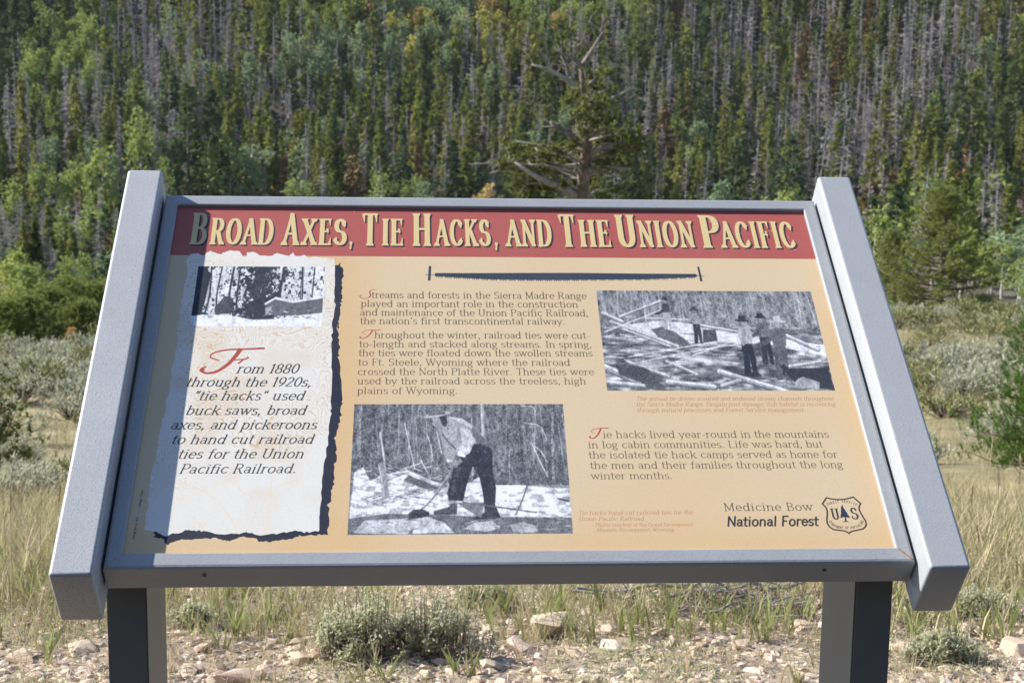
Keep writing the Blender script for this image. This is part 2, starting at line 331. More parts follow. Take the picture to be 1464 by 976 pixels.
for t in sorted(trees):
    d, k, X, Y, Z, h, wd, rz, px = t
    if cnt[k] < lim[k] and -40 < px < 1504:
        cnt[k] += 1; e = tree_obj(k, int(g.integers(0, 99)), (X, Y, Z), h, wd, rz); describe(e, k, (X, Y, Z), h, wd)
    else: rest[k].append(t)
for k, L_ in rest.items():
    if not L_: continue
    pr, mt, mc = KINDS[k]; pr = FAR[k]; pa = []
    for a, c in pr:
        V1, F1, _, _ = a.arr(); V2, F2, _, _ = c.arr()
        pa.append((np.concatenate([V1, V2]), np.concatenate([F1, F2+len(V1)]), np.concatenate([np.zeros(len(F1), int), np.ones(len(F2), int)])))
    n = len(L_); A_ = np.array([[t[2], t[3], t[4], t[5], t[6], t[7]] for t in L_]); s = A_[:, 3]/H0[k]
    me = tile(pa, g.integers(0, len(pa), n), A_[:, :3], np.column_stack([s*A_[:, 4], s*A_[:, 4], s]), A_[:, 5], g.random(n), 'far_wood', [mt, mc])
    o = link({'snag': 'far_dead_wood'}.get(k, 'far_wood'), me)
    tag(o, f'mass of {WORDS[k][0]}s filling the upper forested slope', 'forest', kind='stuff')
print('hill trees', len(trees), cnt, {k: len(v) for k, v in rest.items()})
# ---------------------------------------------------------------- trees one can pick out, by where they stand
def top_height(px, ytop, d):
    P = gpt(px, d); lo, hi = .05, 60.
    for _ in range(40):
        m_ = (lo+hi)/2
        if project(P+[0, 0, m_])[1] > ytop: lo = m_
        else: hi = m_
    return P, m_
g = np.random.default_rng(5)
FOOT = [(150, 212, 245, 'aspen', 1.0, 'round bright green aspen beside the top of the left rail'), (62, 236, 243, 'aspen', .9, 'yellow-green aspen low on the left edge of the slope'), (110, 232, 243, 'aspen', .85, None), (88, 238, 250, 'aspen', .7, None),
 (22, 258, 236, 'aspen', .8, None), (128, 240, 240, 'aspen', .6, None), (328, 193, 262, 'aspen', .95, 'big green aspen low on the slope above the letter R of Broad'), (365, 196, 264, 'pale', .9, None), (303, 206, 260, 'aspen', .7, None),
 (240, 228, 250, 'aspen', .7, None), (202, 160, 262, 'aspen', .55, 'tall narrow light green tree above the top of the left rail'), (430, 250, 240, 'aspen', .9, None), (545, 246, 240, 'aspen', 1., None), (605, 262, 240, 'pale', .9, None),
 (692, 264, 235, 'orange', .8, 'orange-tinged aspen just above the frame, over the K of Hacks'), (1105, 266, 240, 'aspen', .9, None), (1136, 268, 240, 'aspen', .7, None), (1035, 262, 240, 'pale', .9, None), (270, 122, 262, 'spruce', 1.3, None), (312, 128, 264, 'spruce', 1., None),
 (1402, 40, 352, 'aspen', 1.2, 'green aspen under an orange top, high on the slope at right'), (1404, 8, 356, 'orange', .9, 'orange-leaved aspen top high on the slope at far right'), (1170, 92, 338, 'yellow', .75, 'thin-stemmed yellow aspen above the right rail'),
 (1181, 162, 318, 'yellow', .5, 'small yellow aspen low above the right rail'), (1148, 118, 330, 'pale', .55, None), (1040, 195, 262, 'spruce', 1.2, None), (1128, 195, 262, 'spruce', 1.1, None), (645, 200, 262, 'spruce', 1.2, None), (1245, 300, 140, 'aspen', .6, 'green aspen just right of the right rail'),
 (1190, 180, 258, 'snag', 1.3, None), (1205, 205, 250, 'snag', 1.2, None), (1000, 215, 258, 'snag', 1.3, None), (880, 225, 256, 'snag', 1.3, None), (460, 222, 256, 'snag', 1.2, None), (240, 250, 245, 'snag', 1.1, None),
 (1432, 330, 92, 'pale', 1.1, 'pale green aspen thicket behind the meadow at the right edge'), (1462, 318, 95, 'pale', 1.2, None), (1412, 372, 84, 'aspen', .9, 'small green aspen at the right meadow edge'), (1455, 372, 80, 'aspen', 1., None), (1385, 350, 100, 'aspen', .8, None), (1470, 400, 74, 'aspen', 1.1, None)]
for i, (px, yt, d, k, wf, lab) in enumerate(FOOT):
    wf *= 1.3 if k in ('aspen', 'pale', 'orange', 'yellow') else 1.
    P, h = top_height(px, yt, d); wd = wf*(1.25 if h < 6 else .85 if k in ('aspen', 'pale', 'orange', 'yellow') and h > 12 else 1.)
    e = tree_obj(k, i, P, h, wd, g.uniform(0, 6.28)); describe(e, k, P, h, wd)
    if lab: e['label'] = lab
# mixed wood on the valley floor: left of the sign, right of it, and behind it
for px0, px1, n, dl, dh, y0, y1 in ((-60, 185, 185, 108, 255, 262, 335), (1225, 1520, 110, 112, 255, 215, 335), (185, 1225, 90, 120, 250, 300, 350)):
    for i in range(n):
        px = g.uniform(px0, px1); d = dl+(dh-dl)*g.random()**1.4; yt = g.uniform(y0, y1)+(235-d)*.2
        k = str(g.choice(['snag', 'pine', 'spruce', 'rust', 'aspen'], p=[.40, .30, .17, .08, .05]))
        P, h = top_height(px, yt, d); h = max(h, 3.2); wd = g.uniform(1.0, 1.4)
        e = tree_obj(k, int(g.integers(0, 99)), P, h, wd, g.uniform(0, 6.28)); n_, cat, grp = WORDS[k]
        side = 'left of sign' if px < 185 else 'right of sign' if px > 1225 else 'behind sign'
        dep = 'nearest meadow' if d < 130 else 'front of wood' if d < 155 else 'middle of wood' if d < 190 else 'back of wood'
        hs = 'tall ' if h > 10.5 else 'small ' if h < 7.5 else ''
        tag(e, f'{hs}{n_} on valley floor {side}, {dep}', cat, grp.replace('slope', 'valley floor').replace('forested ', ''))

for px0, px1, n, y0, y1, dn, df in ((-50, 185, 30, 345, 392, 62, 105), (1235, 1510, 24, 300, 385, 78, 112)):
    for i in range(n):
        px = g.uniform(px0, px1); d = g.uniform(dn, df); P, h = top_height(px, g.uniform(y0, y1), d); k = str(g.choice(['aspen', 'pale', 'pine', 'spruce', 'snag'], p=[.34, .2, .22, .14, .10]))
        e = tree_obj(k, int(g.integers(0, 99)), P, max(h, 1.6), 1.3, g.uniform(0, 6.28)); n_, cat, grp = WORDS[k]
        tag(e, f'young {n_} close behind meadow, {"left" if px < 200 else "right"} of sign, {"nearer row" if d < 86 else "farther row"}', cat, 'young trees just behind the meadow')

# ---------------------------------------------------------------- pines near the meadow, built limb by limb
M_BUSH = varied('meadow_pine_needles', [(0, (.13, .165, .045)), (.5, (.19, .22, .06)), (1, (.28, .28, .09))], 3.5, nz=.8, trans=.5)
def tufts(acc, C, nb, ln, wd, g, up=.35, m=0):
    C = np.repeat(C, nb, 0); D = unit(g.normal(size=C.shape)+[0, 0, up]); V, F = blades(C-D*ln*.15, D, wd*g.uniform(.6, 1.3, len(C)), ln*g.uniform(.6, 1.2, len(C))); acc.add(V, F, m)
def bushy_pine(label, P, h, r, seed, tl=.16, tw=.035, nl=70, mat=M_NEAR, group=None, per=16, nb=9, cone=.62, sc=1., shoots=0):
    g = np.random.default_rng(seed); e = empty('pine_tree', P); tr, lb, cr = Acc(), Acc(), Acc()
    tr.tube([[0, 0, -.3], [g.normal(0, .03)*h, 0, h*.4], [g.normal(0, .03)*h, g.normal(0, .02)*h, h*.8], [0, 0, h*.98]], [.028*h, .022*h, .012*h, .003*h], 7)
    cs = []
    for k in range(nl):
        t = (k+g.random())/nl; z = h*(.06+.88*t); a = k*2.4+g.normal(0, .3); L_ = r*(1-t)**cone*g.uniform(.55, 1.2)+.05*h
        o = np.array([math.cos(a), math.sin(a), 0]); s = np.linspace(0, 1, 5)[:, None]
        rise = (.15+.5*t)*L_; pts = [0, 0, z]+o*L_*s+np.array([0, 0, 1])*rise*s**1.8+g.normal(0, .02*L_, (5, 3))
        lb.tube(pts, np.linspace(.010*h*(1-t*.7), .002*h, 5), 4)
        f = g.uniform(.3, 1.05, per); idx = np.clip(f*4, 0, 3.999); i0 = idx.astype(int); fr = (idx-i0)[:, None]
        c = pts[i0]*(1-fr)+pts[i0+1]*fr; cs.append(c+g.normal(0, 1, c.shape)*[.09*r*sc, .09*r*sc, .045*r*sc]*(.4+f[:, None]))
    cs.append(np.column_stack([g.normal(0, .03*r, (14, 2)), h*(.86+.15*g.random(14))]))
    C = np.concatenate(cs)
    if shoots:                                 # upright candle-like shoots ringed with needles
        for q in C[g.random(len(C)) < .55]:
            ax = unit(unit(q*[1, 1, 0]+1e-6)*.5+g.normal(0, .25, 3)+[0, 0, 1.]); ln = shoots*g.uniform(.6, 1.2); m = 34; f = g.random((m, 1))
            D = unit(g.normal(size=(m, 3))+ax*.9); V, F = blades(q+ax*ln*f, D, tw*.45, tl*.62); cr.add(V, F)
    else: tufts(cr, C, nb, tl, tw, g)
    link('trunk', tr.mesh('trunk', [M_TRUNK], True), e); link('limbs', lb.mesh('limbs', [M_TRUNK], True), e); link('crown', cr.mesh('crown', [mat]), e)
    tag(e, label, 'pine tree', group); return e
P, h = top_height(1340, 262, 64); bushy_pine('bushy dark green pine standing at the meadow edge right of the sign', P, h, 2.7, 1, .22, .05, 84, mat=M_BUSH, per=30, cone=.85, sc=.62)
P, h = top_height(1275, 330, 70); bushy_pine('small pine half hidden behind the upper right rail', P, h, 1.7, 2, .24, .055, 60, cone=.8)
P, h = top_height(1500, 520, 10.6); bushy_pine('young bright green pine at the right edge above the tall grass', P, h, .66, 3, .062, .011, 74, M_YOUNG, per=24, sc=.8, shoots=.085)
P, h = top_height(1478, 440, 26); bushy_pine('young green pine at the right edge up the meadow', P, h, .8, 4, .11, .018, 40, M_YOUNG, per=12, shoots=.14)
P, h = top_height(-52, 470, 12.6); bushy_pine('dark pine reaching in at the left edge and shading the sage', P, h, .52, 5, .09, .014, 70, per=20)
for i, (px, yt, d, r) in enumerate([(98, 398, 47, 1.15), (70, 412, 45, 1.0), (135, 405, 48, 1.2), (160, 400, 50, 1.2), (40, 425, 43, .9), (118, 430, 43, .9), (8, 432, 42, .9), (190, 410, 48, 1.2)]):
    P, h = top_height(px, yt, d)
    bushy_pine(['round pine bush left of the left rail, tallest of the row', 'pine bush in the row left of the rail, with a light top', 'pine bush touching the left rail', 'pine bush behind the left rail', 'low pine bush at the foot of the left aspens', 'low front pine bush near the left rail', 'pine bush at the left edge of the picture', 'pine bush hidden behind the left rail'][i], P, h, r, 20+i, .17, .036, 54, mat=M_BUSH, group='pine bushes along the left meadow edge', per=18, nb=6)
for i, (px, yt, d) in enumerate([(15, 372, 52), (42, 382, 50), (-12, 390, 48), (66, 392, 54), (28, 405, 46)]):
    P, h = top_height(px, yt, d); e = tree_obj('aspen', i, P, h, 1.25, i)
    tag(e, ['light green aspen thicket at the left edge, tallest', 'light green aspen beside the left pine bushes', 'aspen cut by the left edge of the view', 'aspen peeping over the left pine bushes', 'lowest green aspen in front of the left thicket'][i], 'aspen tree', 'young aspens at the left meadow edge')

# gnarled pine behind the middle of the sign
e = empty('gnarled_pine_tree', gpt(828, 37)); B0 = np.array(e.location); PPM = project(B0+[0, 0, 4])[2]; PPM = FPX/PPM
tag(e, 'old gnarled pine with bare dead limbs rising behind the middle of the sign', 'pine tree')
b0x, b0y, _ = project(B0+[0, 0, 0.])
def lp(cx, cy, dy=0.): return np.array([(660+cx/3.253-b0x)/PPM+.02, dy, (b0y-cy/3.253)/PPM])
g = np.random.default_rng(8); tr, ll, dl, cr = Acc(), Acc(), Acc(), Acc()
tr.tube([lp(560, 1800), lp(548, 1350), lp(540, 1000), lp(540, 900), lp(548, 780), lp(562, 640), lp(553, 520), lp(535, 400), lp(520, 318)], [.28, .24, .19, .17, .15, .105, .075, .06, .04], 10)
DEAD = [([(525, 308), (490, 272), (440, 256), (396, 224)], .05), ([(528, 308), (556, 262), (580, 215), (612, 155)], .06), ([(612, 155), (600, 130), (555, 112), (508, 95), (470, 78)], .03), ([(612, 155), (618, 110), (612, 60)], .022), ([(580, 215), (545, 205), (520, 196)], .025),
        ([(490, 392), (430, 350), (350, 316), (292, 304)], .055), ([(468, 352), (458, 305), (428, 262)], .05), ([(560, 212), (536, 170), (540, 140)], .025), ([(360, 300), (400, 306), (450, 300)], .018), ([(570, 690), (512, 642), (460, 605), (410, 582), (384, 560)], .085), ([(410, 582), (392, 585), (378, 580)], .03),
        ([(545, 782), (620, 772), (690, 764), (758, 770)], .075), ([(620, 785), (680, 800), (706, 828)], .035), ([(690, 766), (730, 780), (762, 772)], .03), ([(635, 466), (690, 440), (756, 400)], .045), ([(690, 440), (720, 465), (745, 480)], .025), ([(565, 625), (600, 605), (640, 590)], .06), ([(150, 790), (210, 775), (280, 790)], .03), ([(20, 760), (90, 752), (170, 756)], .02), ([(110, 800), (200, 770), (250, 760)], .02)]
M_DLIMB = noisy('dead_limb_wood', [(.3, (.10, .085, .08)), (.7, (.27, .24, .225))], 8, bs=.4)
for di, (pts, r0) in enumerate(DEAD):
    dl = Acc(); r0 *= 1.3
    dyy = g.uniform(-.5, .3); P_ = [lp(x, y, dyy*i/len(pts)) for i, (x, y) in enumerate(pts)]
    dl.tube(P_, np.linspace(r0, r0*.3, len(P_)), 6)
    for k in range(7):                         # short broken twigs on each dead limb
        i = g.integers(1, len(P_)); f = g.random(); q = P_[i-1]*(1-f)+P_[i]*f; D = unit(g.normal(size=3)+[0, 0, .4]); L_ = g.uniform(.08, .38)
        dl.tube([q, q+D*L_*.5+g.normal(0, .02, 3), q+D*L_], [.014, .009, .004], 3)
    link('dead_limb', dl.mesh('dead_limb', [M_GREYTRUNK if di in (5, 11, 12, 13, 14) else M_DLIMB], True), e)
ll.tube([lp(510, 900), lp(430, 852, -.2), lp(350, 826, -.3), lp(285, 788, -.4), lp(215, 745, -.4)], [.13, .11, .08, .05, .03], 7)
ll.tube([lp(560, 700), lp(640, 680, .2), lp(720, 660, .3), lp(780, 690, .3)], [.10, .07, .05, .02], 6); ll.tube([lp(545, 460), lp(600, 430, -.2), lp(650, 400, -.3)], [.06, .04, .02], 5)
MASS = [(545, 700, 30), (575, 560, 36), (530, 500, 34), (520, 850, 34), (575, 800, 30), (600, 385, 48), (530, 430, 50), (655, 440, 62), (590, 470, 60), (500, 520, 42), (600, 545, 62), (690, 560, 50), (720, 600, 62), (640, 640, 52), (755, 655, 62), (690, 690, 66), (610, 745, 50), (790, 700, 40), (520, 600, 34), (480, 660, 34), (420, 690, 50), (340, 700, 54), (260, 700, 48), (200, 690, 36), (190, 750, 44), (250, 790, 54), (320, 770, 50), (400, 770, 46), (470, 740, 40),
        (380, 860, 46), (290, 870, 50), (220, 850, 40), (440, 830, 34), (280, 920, 44), (380, 930, 44), (660, 335, 26), (570, 345, 30), (740, 740, 40), (650, 760, 44), (460, 460, 26), (690, 860, 36), (640, 900, 40), (170, 640, 16), (330, 1000, 60), (450, 1000, 60), (620, 1000, 60), (700, 960, 50), (560, 1100, 60)]
for x, y, r in MASS:
    R = r/3.253/PPM; dyc = -abs(g.normal(0, .45)) if g.random() < .62 else .4; C0 = lp(x, y, dyc); n = int((r/3.253)**2*.15)+4
    ll.tube([lp(550, y+50, 0), (lp(550, y+40)+C0)/2+g.normal(0, .12, 3), C0], [.035, .022, .01], 4)
    d = unit(g.normal(size=(n, 3)))*(R*g.uniform(.2, 1.25, (n, 1)))*[1.25, 1.2, .75]; C = C0+d
    for q in C[::2]: ll.tube([C0, (C0+q)/2+g.normal(0, .05, 3), q+unit(q-C0)*.06], [.018, .012, .007], 3)
    tufts(cr, C, 13, .17, .040, g, .5)
link('trunk', tr.mesh('trunk', [noisy('orange_pine_bark', [(.3, (.08, .058, .048)), (.55, (.19, .14, .105)), (.8, (.29, .245, .21))], 6, bs=.8, bd=.03)], True), e)
link('limbs', ll.mesh('limbs', [M_GREYTRUNK], True), e); link('crown', cr.mesh('crown', [M_NEAR]), e)

# ---------------------------------------------------------------- sagebrush and shrubs of the meadow
def sage_proto(seed, n=520, tw=.035, tl=.07):
    g = np.random.default_rng(seed); st, lf = Acc(), Acc()
    nb = 26; a = g.uniform(0, 6.28, nb); el = g.uniform(.25, 1.4, nb); L_ = g.uniform(.36, .55, nb); tips = []
    for i in range(nb):
        D = np.array([math.cos(a[i])*math.cos(el[i])*1.15, math.sin(a[i])*math.cos(el[i])*1.15, math.sin(el[i])*.95]); tip = D*L_[i]; tips.append(tip)
        st.tube([[0, 0, -.05], tip*.5+g.normal(0, .03, 3), tip], [.014, .009, .003], 3)
    tips = np.array(tips); k = n//nb; P = np.repeat(tips, k, 0)*g.uniform(.62, 1.06, (nb*k, 1))+g.normal(0, .045, (nb*k, 3)); P[:, 2] = np.abs(P[:, 2])
    D = unit(g.normal(0, .6, P.shape)+unit(P)*.6+[0, 0, .7]); V, F = blades(P, D, tw*g.uniform(.5, 1.2, len(P)), tl*g.uniform(.6, 1.4, len(P))); lf.add(V, F)
    return st.mesh('stems', [M_TWIG]), lf.mesh('foliage', [M_SAGE])
SAGE = [sage_proto(50+i) for i in range(6)]
SHR = [(a, b_.copy()) for a, b_ in SAGE]
for a, b_ in SHR: b_.materials[0] = M_SHRUB
def bush(protos, i, P, wd, ht, rz, name, label, cat, group):
    e = empty(name, P, rz); e.scale = (wd, wd, ht*1.9); link('stems', protos[i % len(protos)][0], e); link('foliage', protos[i % len(protos)][1], e); tag(e, label, cat, group); return e
g = np.random.default_rng(31); k = 0
def meadow_words(px, d):
    s = 'left of sign' if px < 185 else 'right of sign' if px > 1225 else 'behind sign'
    return s, ('in foreground grass' if d < 14 else 'in near meadow' if d < 20 else 'in middle meadow' if d < 28 else 'in upper meadow' if d < 38 else 'in far meadow' if d < 50 else 'at far meadow edge')
for px0, px1, dmax, n in ((-50, 170, 46, 95), (1225, 1510, 66, 165), (170, 1225, 58, 50)):
    for i in range(n):
        d = math.sqrt(g.uniform(9.5**2, dmax**2)) if i % 3 else g.uniform(9, dmax*.55); px = g.uniform(px0, px1)
        if px > 1345 and d < 14.5: continue
        if math.sin(d*.55+1.2)+math.sin(px*.02+d*.2)*.6 < -.65 and d < 40: continue
        P = gpt(px, d); wd = g.uniform(.45, 1.05)*(1+d/75)*(.55 if d < 16 else 1); ht = wd*g.uniform(.38, .55)
        shr = (d > 40 and px > 1200 and g.random() < .6) or g.random() < .14 or (d > 32 and px < 180 and g.random() < .45)
        s, q = meadow_words(px, d); big = 'broad ' if wd > 1.15 else 'small ' if wd < .8 else ''
        if shr: bush(SHR, i, P, wd*1.15, ht*1.1, g.uniform(0, 6.28), 'green_shrub', f'{big}olive green shrub {q} {s}', 'shrub', 'olive green shrubs in the meadow')
        else: bush(SAGE, i, P, wd, ht, g.uniform(0, 6.28), 'sagebrush', f'{big}grey-green sagebrush mound {q} {s}', 'shrub', 'sagebrush mounds in the meadow')
red = tree_obj('orange', 1, gpt(104, 41), .75, 1.6, 0, 'rusty_shrub'); tag(red, 'tiny orange-red shrub in the meadow left of the left rail', 'shrub')

# ---------------------------------------------------------------- stones
def stone(seed, k=16, flat=.7):
    g = np.random.default_rng(seed); bm = bmesh.new()
    for p in unit(g.normal(size=(k, 3)))*g.uniform(.38, .55, (k, 1))*[1.1, .85, flat]: bm.verts.new(p)
    r = bmesh.ops.convex_hull(bm, input=bm.verts[:]); bmesh.ops.delete(bm, geom=[v for v in bm.verts if not v.link_faces], context='VERTS')
    bmesh.ops.triangulate(bm, faces=bm.faces[:]); bm.verts.index_update()
    V = np.array([v.co[:] for v in bm.verts]); F = np.array([[v.index for v in f.verts] for f in bm.faces]); bm.free(); return V, F
ST = [stone(i, 12+i % 6, [.55, .7, .85][i % 3]) for i in range(12)]; BIG = [stone(60+i, 22, [.5, .65][i % 2]) for i in range(8)]
BIGM = [mesh_tri('rock', V, F, [M_ROCK]) for V, F in BIG]
g = np.random.default_rng(41)
def gp(px, py):                               # ground point for a spot near the sign
    lo, hi = 2.6, 30.
    for _ in range(40):
        m_ = (lo+hi)/2
        if project(gpt(px, m_))[1] > py: lo = m_
        else: hi = m_
    return gpt(px, m_), m_
ROCKS = [(783, 905, 62, .75, 'large tan rock with a flat sunlit top under the middle of the frame'), (745, 930, 42, .5, 'pinkish flat stone left of the large tan rock'), (822, 938, 30, .6, 'rounded tan stone at the foot of the large rock'), (427, 948, 30, .8, 'yellow square stone beside the front sagebrush'), (347, 972, 58, .5, 'pale flat stone at the bottom edge beside the left post'),
 (75, 920, 34, .6, 'grey stone left of the left post'), (118, 932, 44, .5, 'pink flat stone left of the left post'), (1452, 935, 50, .8, 'whitish angular stone at the right edge'), (876, 928, 34, .5, 'grey-tan slab right of the large rock'), (702, 955, 34, .6, 'tan stone below the front sagebrush'), (270, 962, 30, .6, 'tan stone right of the left post'), (290, 930, 22, .7, 'blue-grey pebble near the left post'),
 (1150, 900, 34, .6, 'orange stone left of the right post'), (1300, 935, 40, .5, 'pale stone right of the right post'), (1370, 905, 40, .5, 'reddish stone under the right rail end'), (1060, 925, 26, .6, 'pink pebble in the gravel'), (870, 905, 22, .8, 'upright pink stone right of the large rock'), (300, 845, 60, .6, 'pinkish boulder behind the left post'), (1165, 850, 30, .7, 'pale stone behind the right post'), (700, 905, 26, .6, 'flat grey stone left of the large rock'), (30, 945, 40, .55, 'tan stone near the bottom left corner')]
def rock(px, py, wpx, fl, label, group=None, i=0):
    P, d = gp(px, py); s = wpx/FPX*project(P)[2]; o = link('rock', BIGM[i % 8]); s *= 1.25 if group is None else 1.; o.location = P+[0, 0, s*.2*fl]; o.scale = (s*1.1, s*.95, s*fl*1.35); o.rotation_euler = (g.normal(0, .2), g.normal(0, .2), g.uniform(0, 6.28)); tag(o, label, 'rock', group)
for i, (px, py, wpx, fl, lab) in enumerate(ROCKS): rock(px, py, wpx, fl, lab, None, i)
for i in range(110):
    px = g.uniform(-20, 1484); py = 976-g.random()**1.3*110; wpx = g.uniform(13, 27)
    z = 'left of the left post' if px < 152 else 'just right of the left post' if px < 420 else 'below the front sagebrush' if px < 700 else 'under the middle of the frame' if px < 950 else 'just left of the right post' if px < 1200 else 'right of the right post'
    rock(px, py, wpx, g.uniform(.5, .85), f'small angular stone {z}, {"at bottom edge" if py > 945 else "farther back" if py < 905 else "midway back"}', 'small stones in the gravel', i)
n = 19000; d = 3.05+2.6*g.random(n)**1.25; xx = CAM[0]+(d)*g.uniform(-.32, .46, n); loc = np.column_stack([xx, d-1.96, terrain(xx, d-1.96)])
s = .005+.026*g.random(n)**3.2; scl = np.column_stack([s*g.uniform(.9, 1.5, n), s, s*g.uniform(.7, 1.1, n)])*1.5
o = link('gravel', tile([(V, F, np.zeros(len(F), int)) for V, F in ST], g.integers(0, 12, n), loc, scl, g.uniform(0, 6.28, n), g.random(n), 'gravel', [M_ROCK]))
tag(o, 'tan and pink gravel covering the ground around the sign posts', 'gravel', kind='stuff')

# ---------------------------------------------------------------- grass
def blade_strip(acc, P, D, L_, wd, bend, side, m=0, t=0.):
    s = np.linspace(0, 1, 4)[:, None]; c = P+D*L_*s+np.array(bend)*L_*s**2; w_ = wd*np.array([.7, 1, .75, .04])[:, None]; S = unit(side)
    V = np.empty((8, 3)); V[0::2] = c-S*w_/2; V[1::2] = c+S*w_/2
    acc.add(V, [(0, 1, 3), (0, 3, 2), (2, 3, 5), (2, 5, 4), (4, 5, 7), (4, 7, 6)], m, t)
def tuft_proto(seed, n, h, wd, spread, mats=(1., 0.)):
    g = np.random.default_rng(seed); a = Acc()
    for i in range(n):
        q = g.uniform(0, 6.28); D = unit([g.normal(0, spread), g.normal(0, spread), 1]); L_ = h*g.uniform(.45, 1.1); b_ = g.normal(0, .22, 3)*[1, 1, .1]-[0, 0, abs(g.normal(0, .1))]
        blade_strip(a, np.array([g.normal(0, h*.07), g.normal(0, h*.07), -.01]), D, L_, wd*g.uniform(.6, 1.3), b_, [math.cos(q), math.sin(q), 0], int(g.random() > mats[0]))
    V, F, M, T = a.arr(); return V, F, M
g = np.random.default_rng(51)
TA = [tuft_proto(i, 9, 1., .018, .25, (.72,)) for i in range(8)]
def field(n, dsamp, lat, hfun, name, label, mats=(M_STRAW, M_GRASS)):
    d = dsamp(n); x = CAM[0]+d*lat(n, d); P = np.column_stack([x, d-1.96, terrain(x, d-1.96)]); h = hfun(n, x, d)
    k = h > 0.01; P, h = P[k], h[k]; m_ = len(h)
    o = link(name, tile(TA, g.integers(0, 8, m_), P, np.column_stack([h, h, h])*[1., 1., 1.], g.uniform(0, 6.28, m_), g.random(m_), name, list(mats))); tag(o, label, 'grass', kind='stuff')
def patchy(x, d, s=1.7): return .5+.25*np.sin(x*s*2.3+d*1.1)+.25*np.sin(d*s*1.9-x*1.3+2)
def h_near(n, x, d):
    p = patchy(x, d); ramp_ = np.clip((d-3.62)/.55, 0, 1); k = g.random(n) < (.05+.95*ramp_)*(.3+.7*p)
    return np.where(k, g.uniform(.05, .16, n)*(.4+.8*ramp_), 0)
field(13500, lambda n: 3.2+6.2*g.random(n)**.85, lambda n, d: g.uniform(-.36, .50, n), h_near, 'meadow_grass', 'dry straw and green grass growing behind the sign')
def lat2(n, d):
    s = g.random(n); return np.where(s < .34, g.uniform(-.34, -.19, n), np.where(s < .88, g.uniform(.27, .47, n), g.uniform(-.2, .3, n)))
field(13000, lambda n: np.sqrt(g.uniform(8.5**2, 62**2, n)), lat2, lambda n, x, d: g.uniform(.10, .26, n)*(.6+.6*patchy(x, d, .4))*(1+d/70), 'far_meadow_grass', 'dry grass between the sagebrush of the meadow', (M_STRAW, M_GRASS))
def h_tall(n, x, d): return g.uniform(.11, .27, n)*(g.random(n) < .35+.65*patchy(x, d, 1.3))
field(1700, lambda n: 4.3+4.5*g.random(n), lambda n, d: np.where(g.random(n) < .42, g.uniform(-.36, -.225, n), g.uniform(.285, .50, n)), h_tall, 'tall_grass', 'tall thin grass beside both ends of the sign')
TB = [tuft_proto(40+i, 6, 1., .062, .22, (.12,)) for i in range(6)]
TA, TS = TB, TA
field(1500, lambda n: 3.88+2.4*g.random(n)**1.25, lambda n, d: g.uniform(-.36, .50, n), lambda n, x, d: g.uniform(.06, .15, n)*(g.random(n) < patchy(x, d, 2.6)*1.3), 'broad_grass', 'broad green grass blades just behind the gravel')
TA = TS
field(650, lambda n: 3.2+.85*g.random(n), lambda n, d: g.uniform(-.34, .48, n), lambda n, x, d: g.uniform(.03, .12, n)*(g.random(n) < .25+.75*patchy(x, d, 2.2)), 'sparse_dry_grass', 'thin dry grass standing up through the gravel', (M_STRAW, M_STRAW))
n = 9000; d = 3.45+1.6*g.random(n); x = CAM[0]+d*g.uniform(-.32, .46, n); k = patchy(x, d, 3.7) > .52+.25*g.random(n); d, x = d[k], x[k]; n = len(d)
P = np.column_stack([x, d-1.96, terrain(x, d-1.96)])[:, None]+g.normal(0, 1, (n, 5, 3))*[.012, .012, .004]+[0, 0, .008]; P = P.reshape(-1, 3); m_ = len(P)
V, F = blades(P, unit(g.normal(0, .7, (m_, 3))+[0, 0, .8]), g.uniform(.003, .006, m_), g.uniform(.008, .022, m_))
o = link('creeping_plants', mesh_tri('creeping_plants', V, F, [M_SILVER, M_GRASS], (g.random(m_) < .3).astype(int), False, np.repeat(g.random(m_), 3))); tag(o, 'small silvery creeping plants between the stones', 'ground cover', kind='stuff')
# dry litter: fallen stems among the gravel
n = 14000; d = 3.1+2.6*g.random(n); x = CAM[0]+d*g.uniform(-.32, .46, n); P = np.column_stack([x, d-1.96, terrain(x, d-1.96)+g.uniform(.004, .028, n)]); q = g.uniform(0, 6.28, n)
V, F = blades(P, unit(np.column_stack([np.cos(q), np.sin(q), g.normal(0, .14, n)])), g.uniform(.0015, .0035, n), g.uniform(.02, .085, n))
o = link('dry_litter', mesh_tri('dry_litter', V, F, [M_STRAW, M_DEAD], (g.random(n) < .45).astype(int), False, np.repeat(g.random(n), 3))); tag(o, 'fallen dry stems scattered over the gravel', 'litter', kind='stuff')
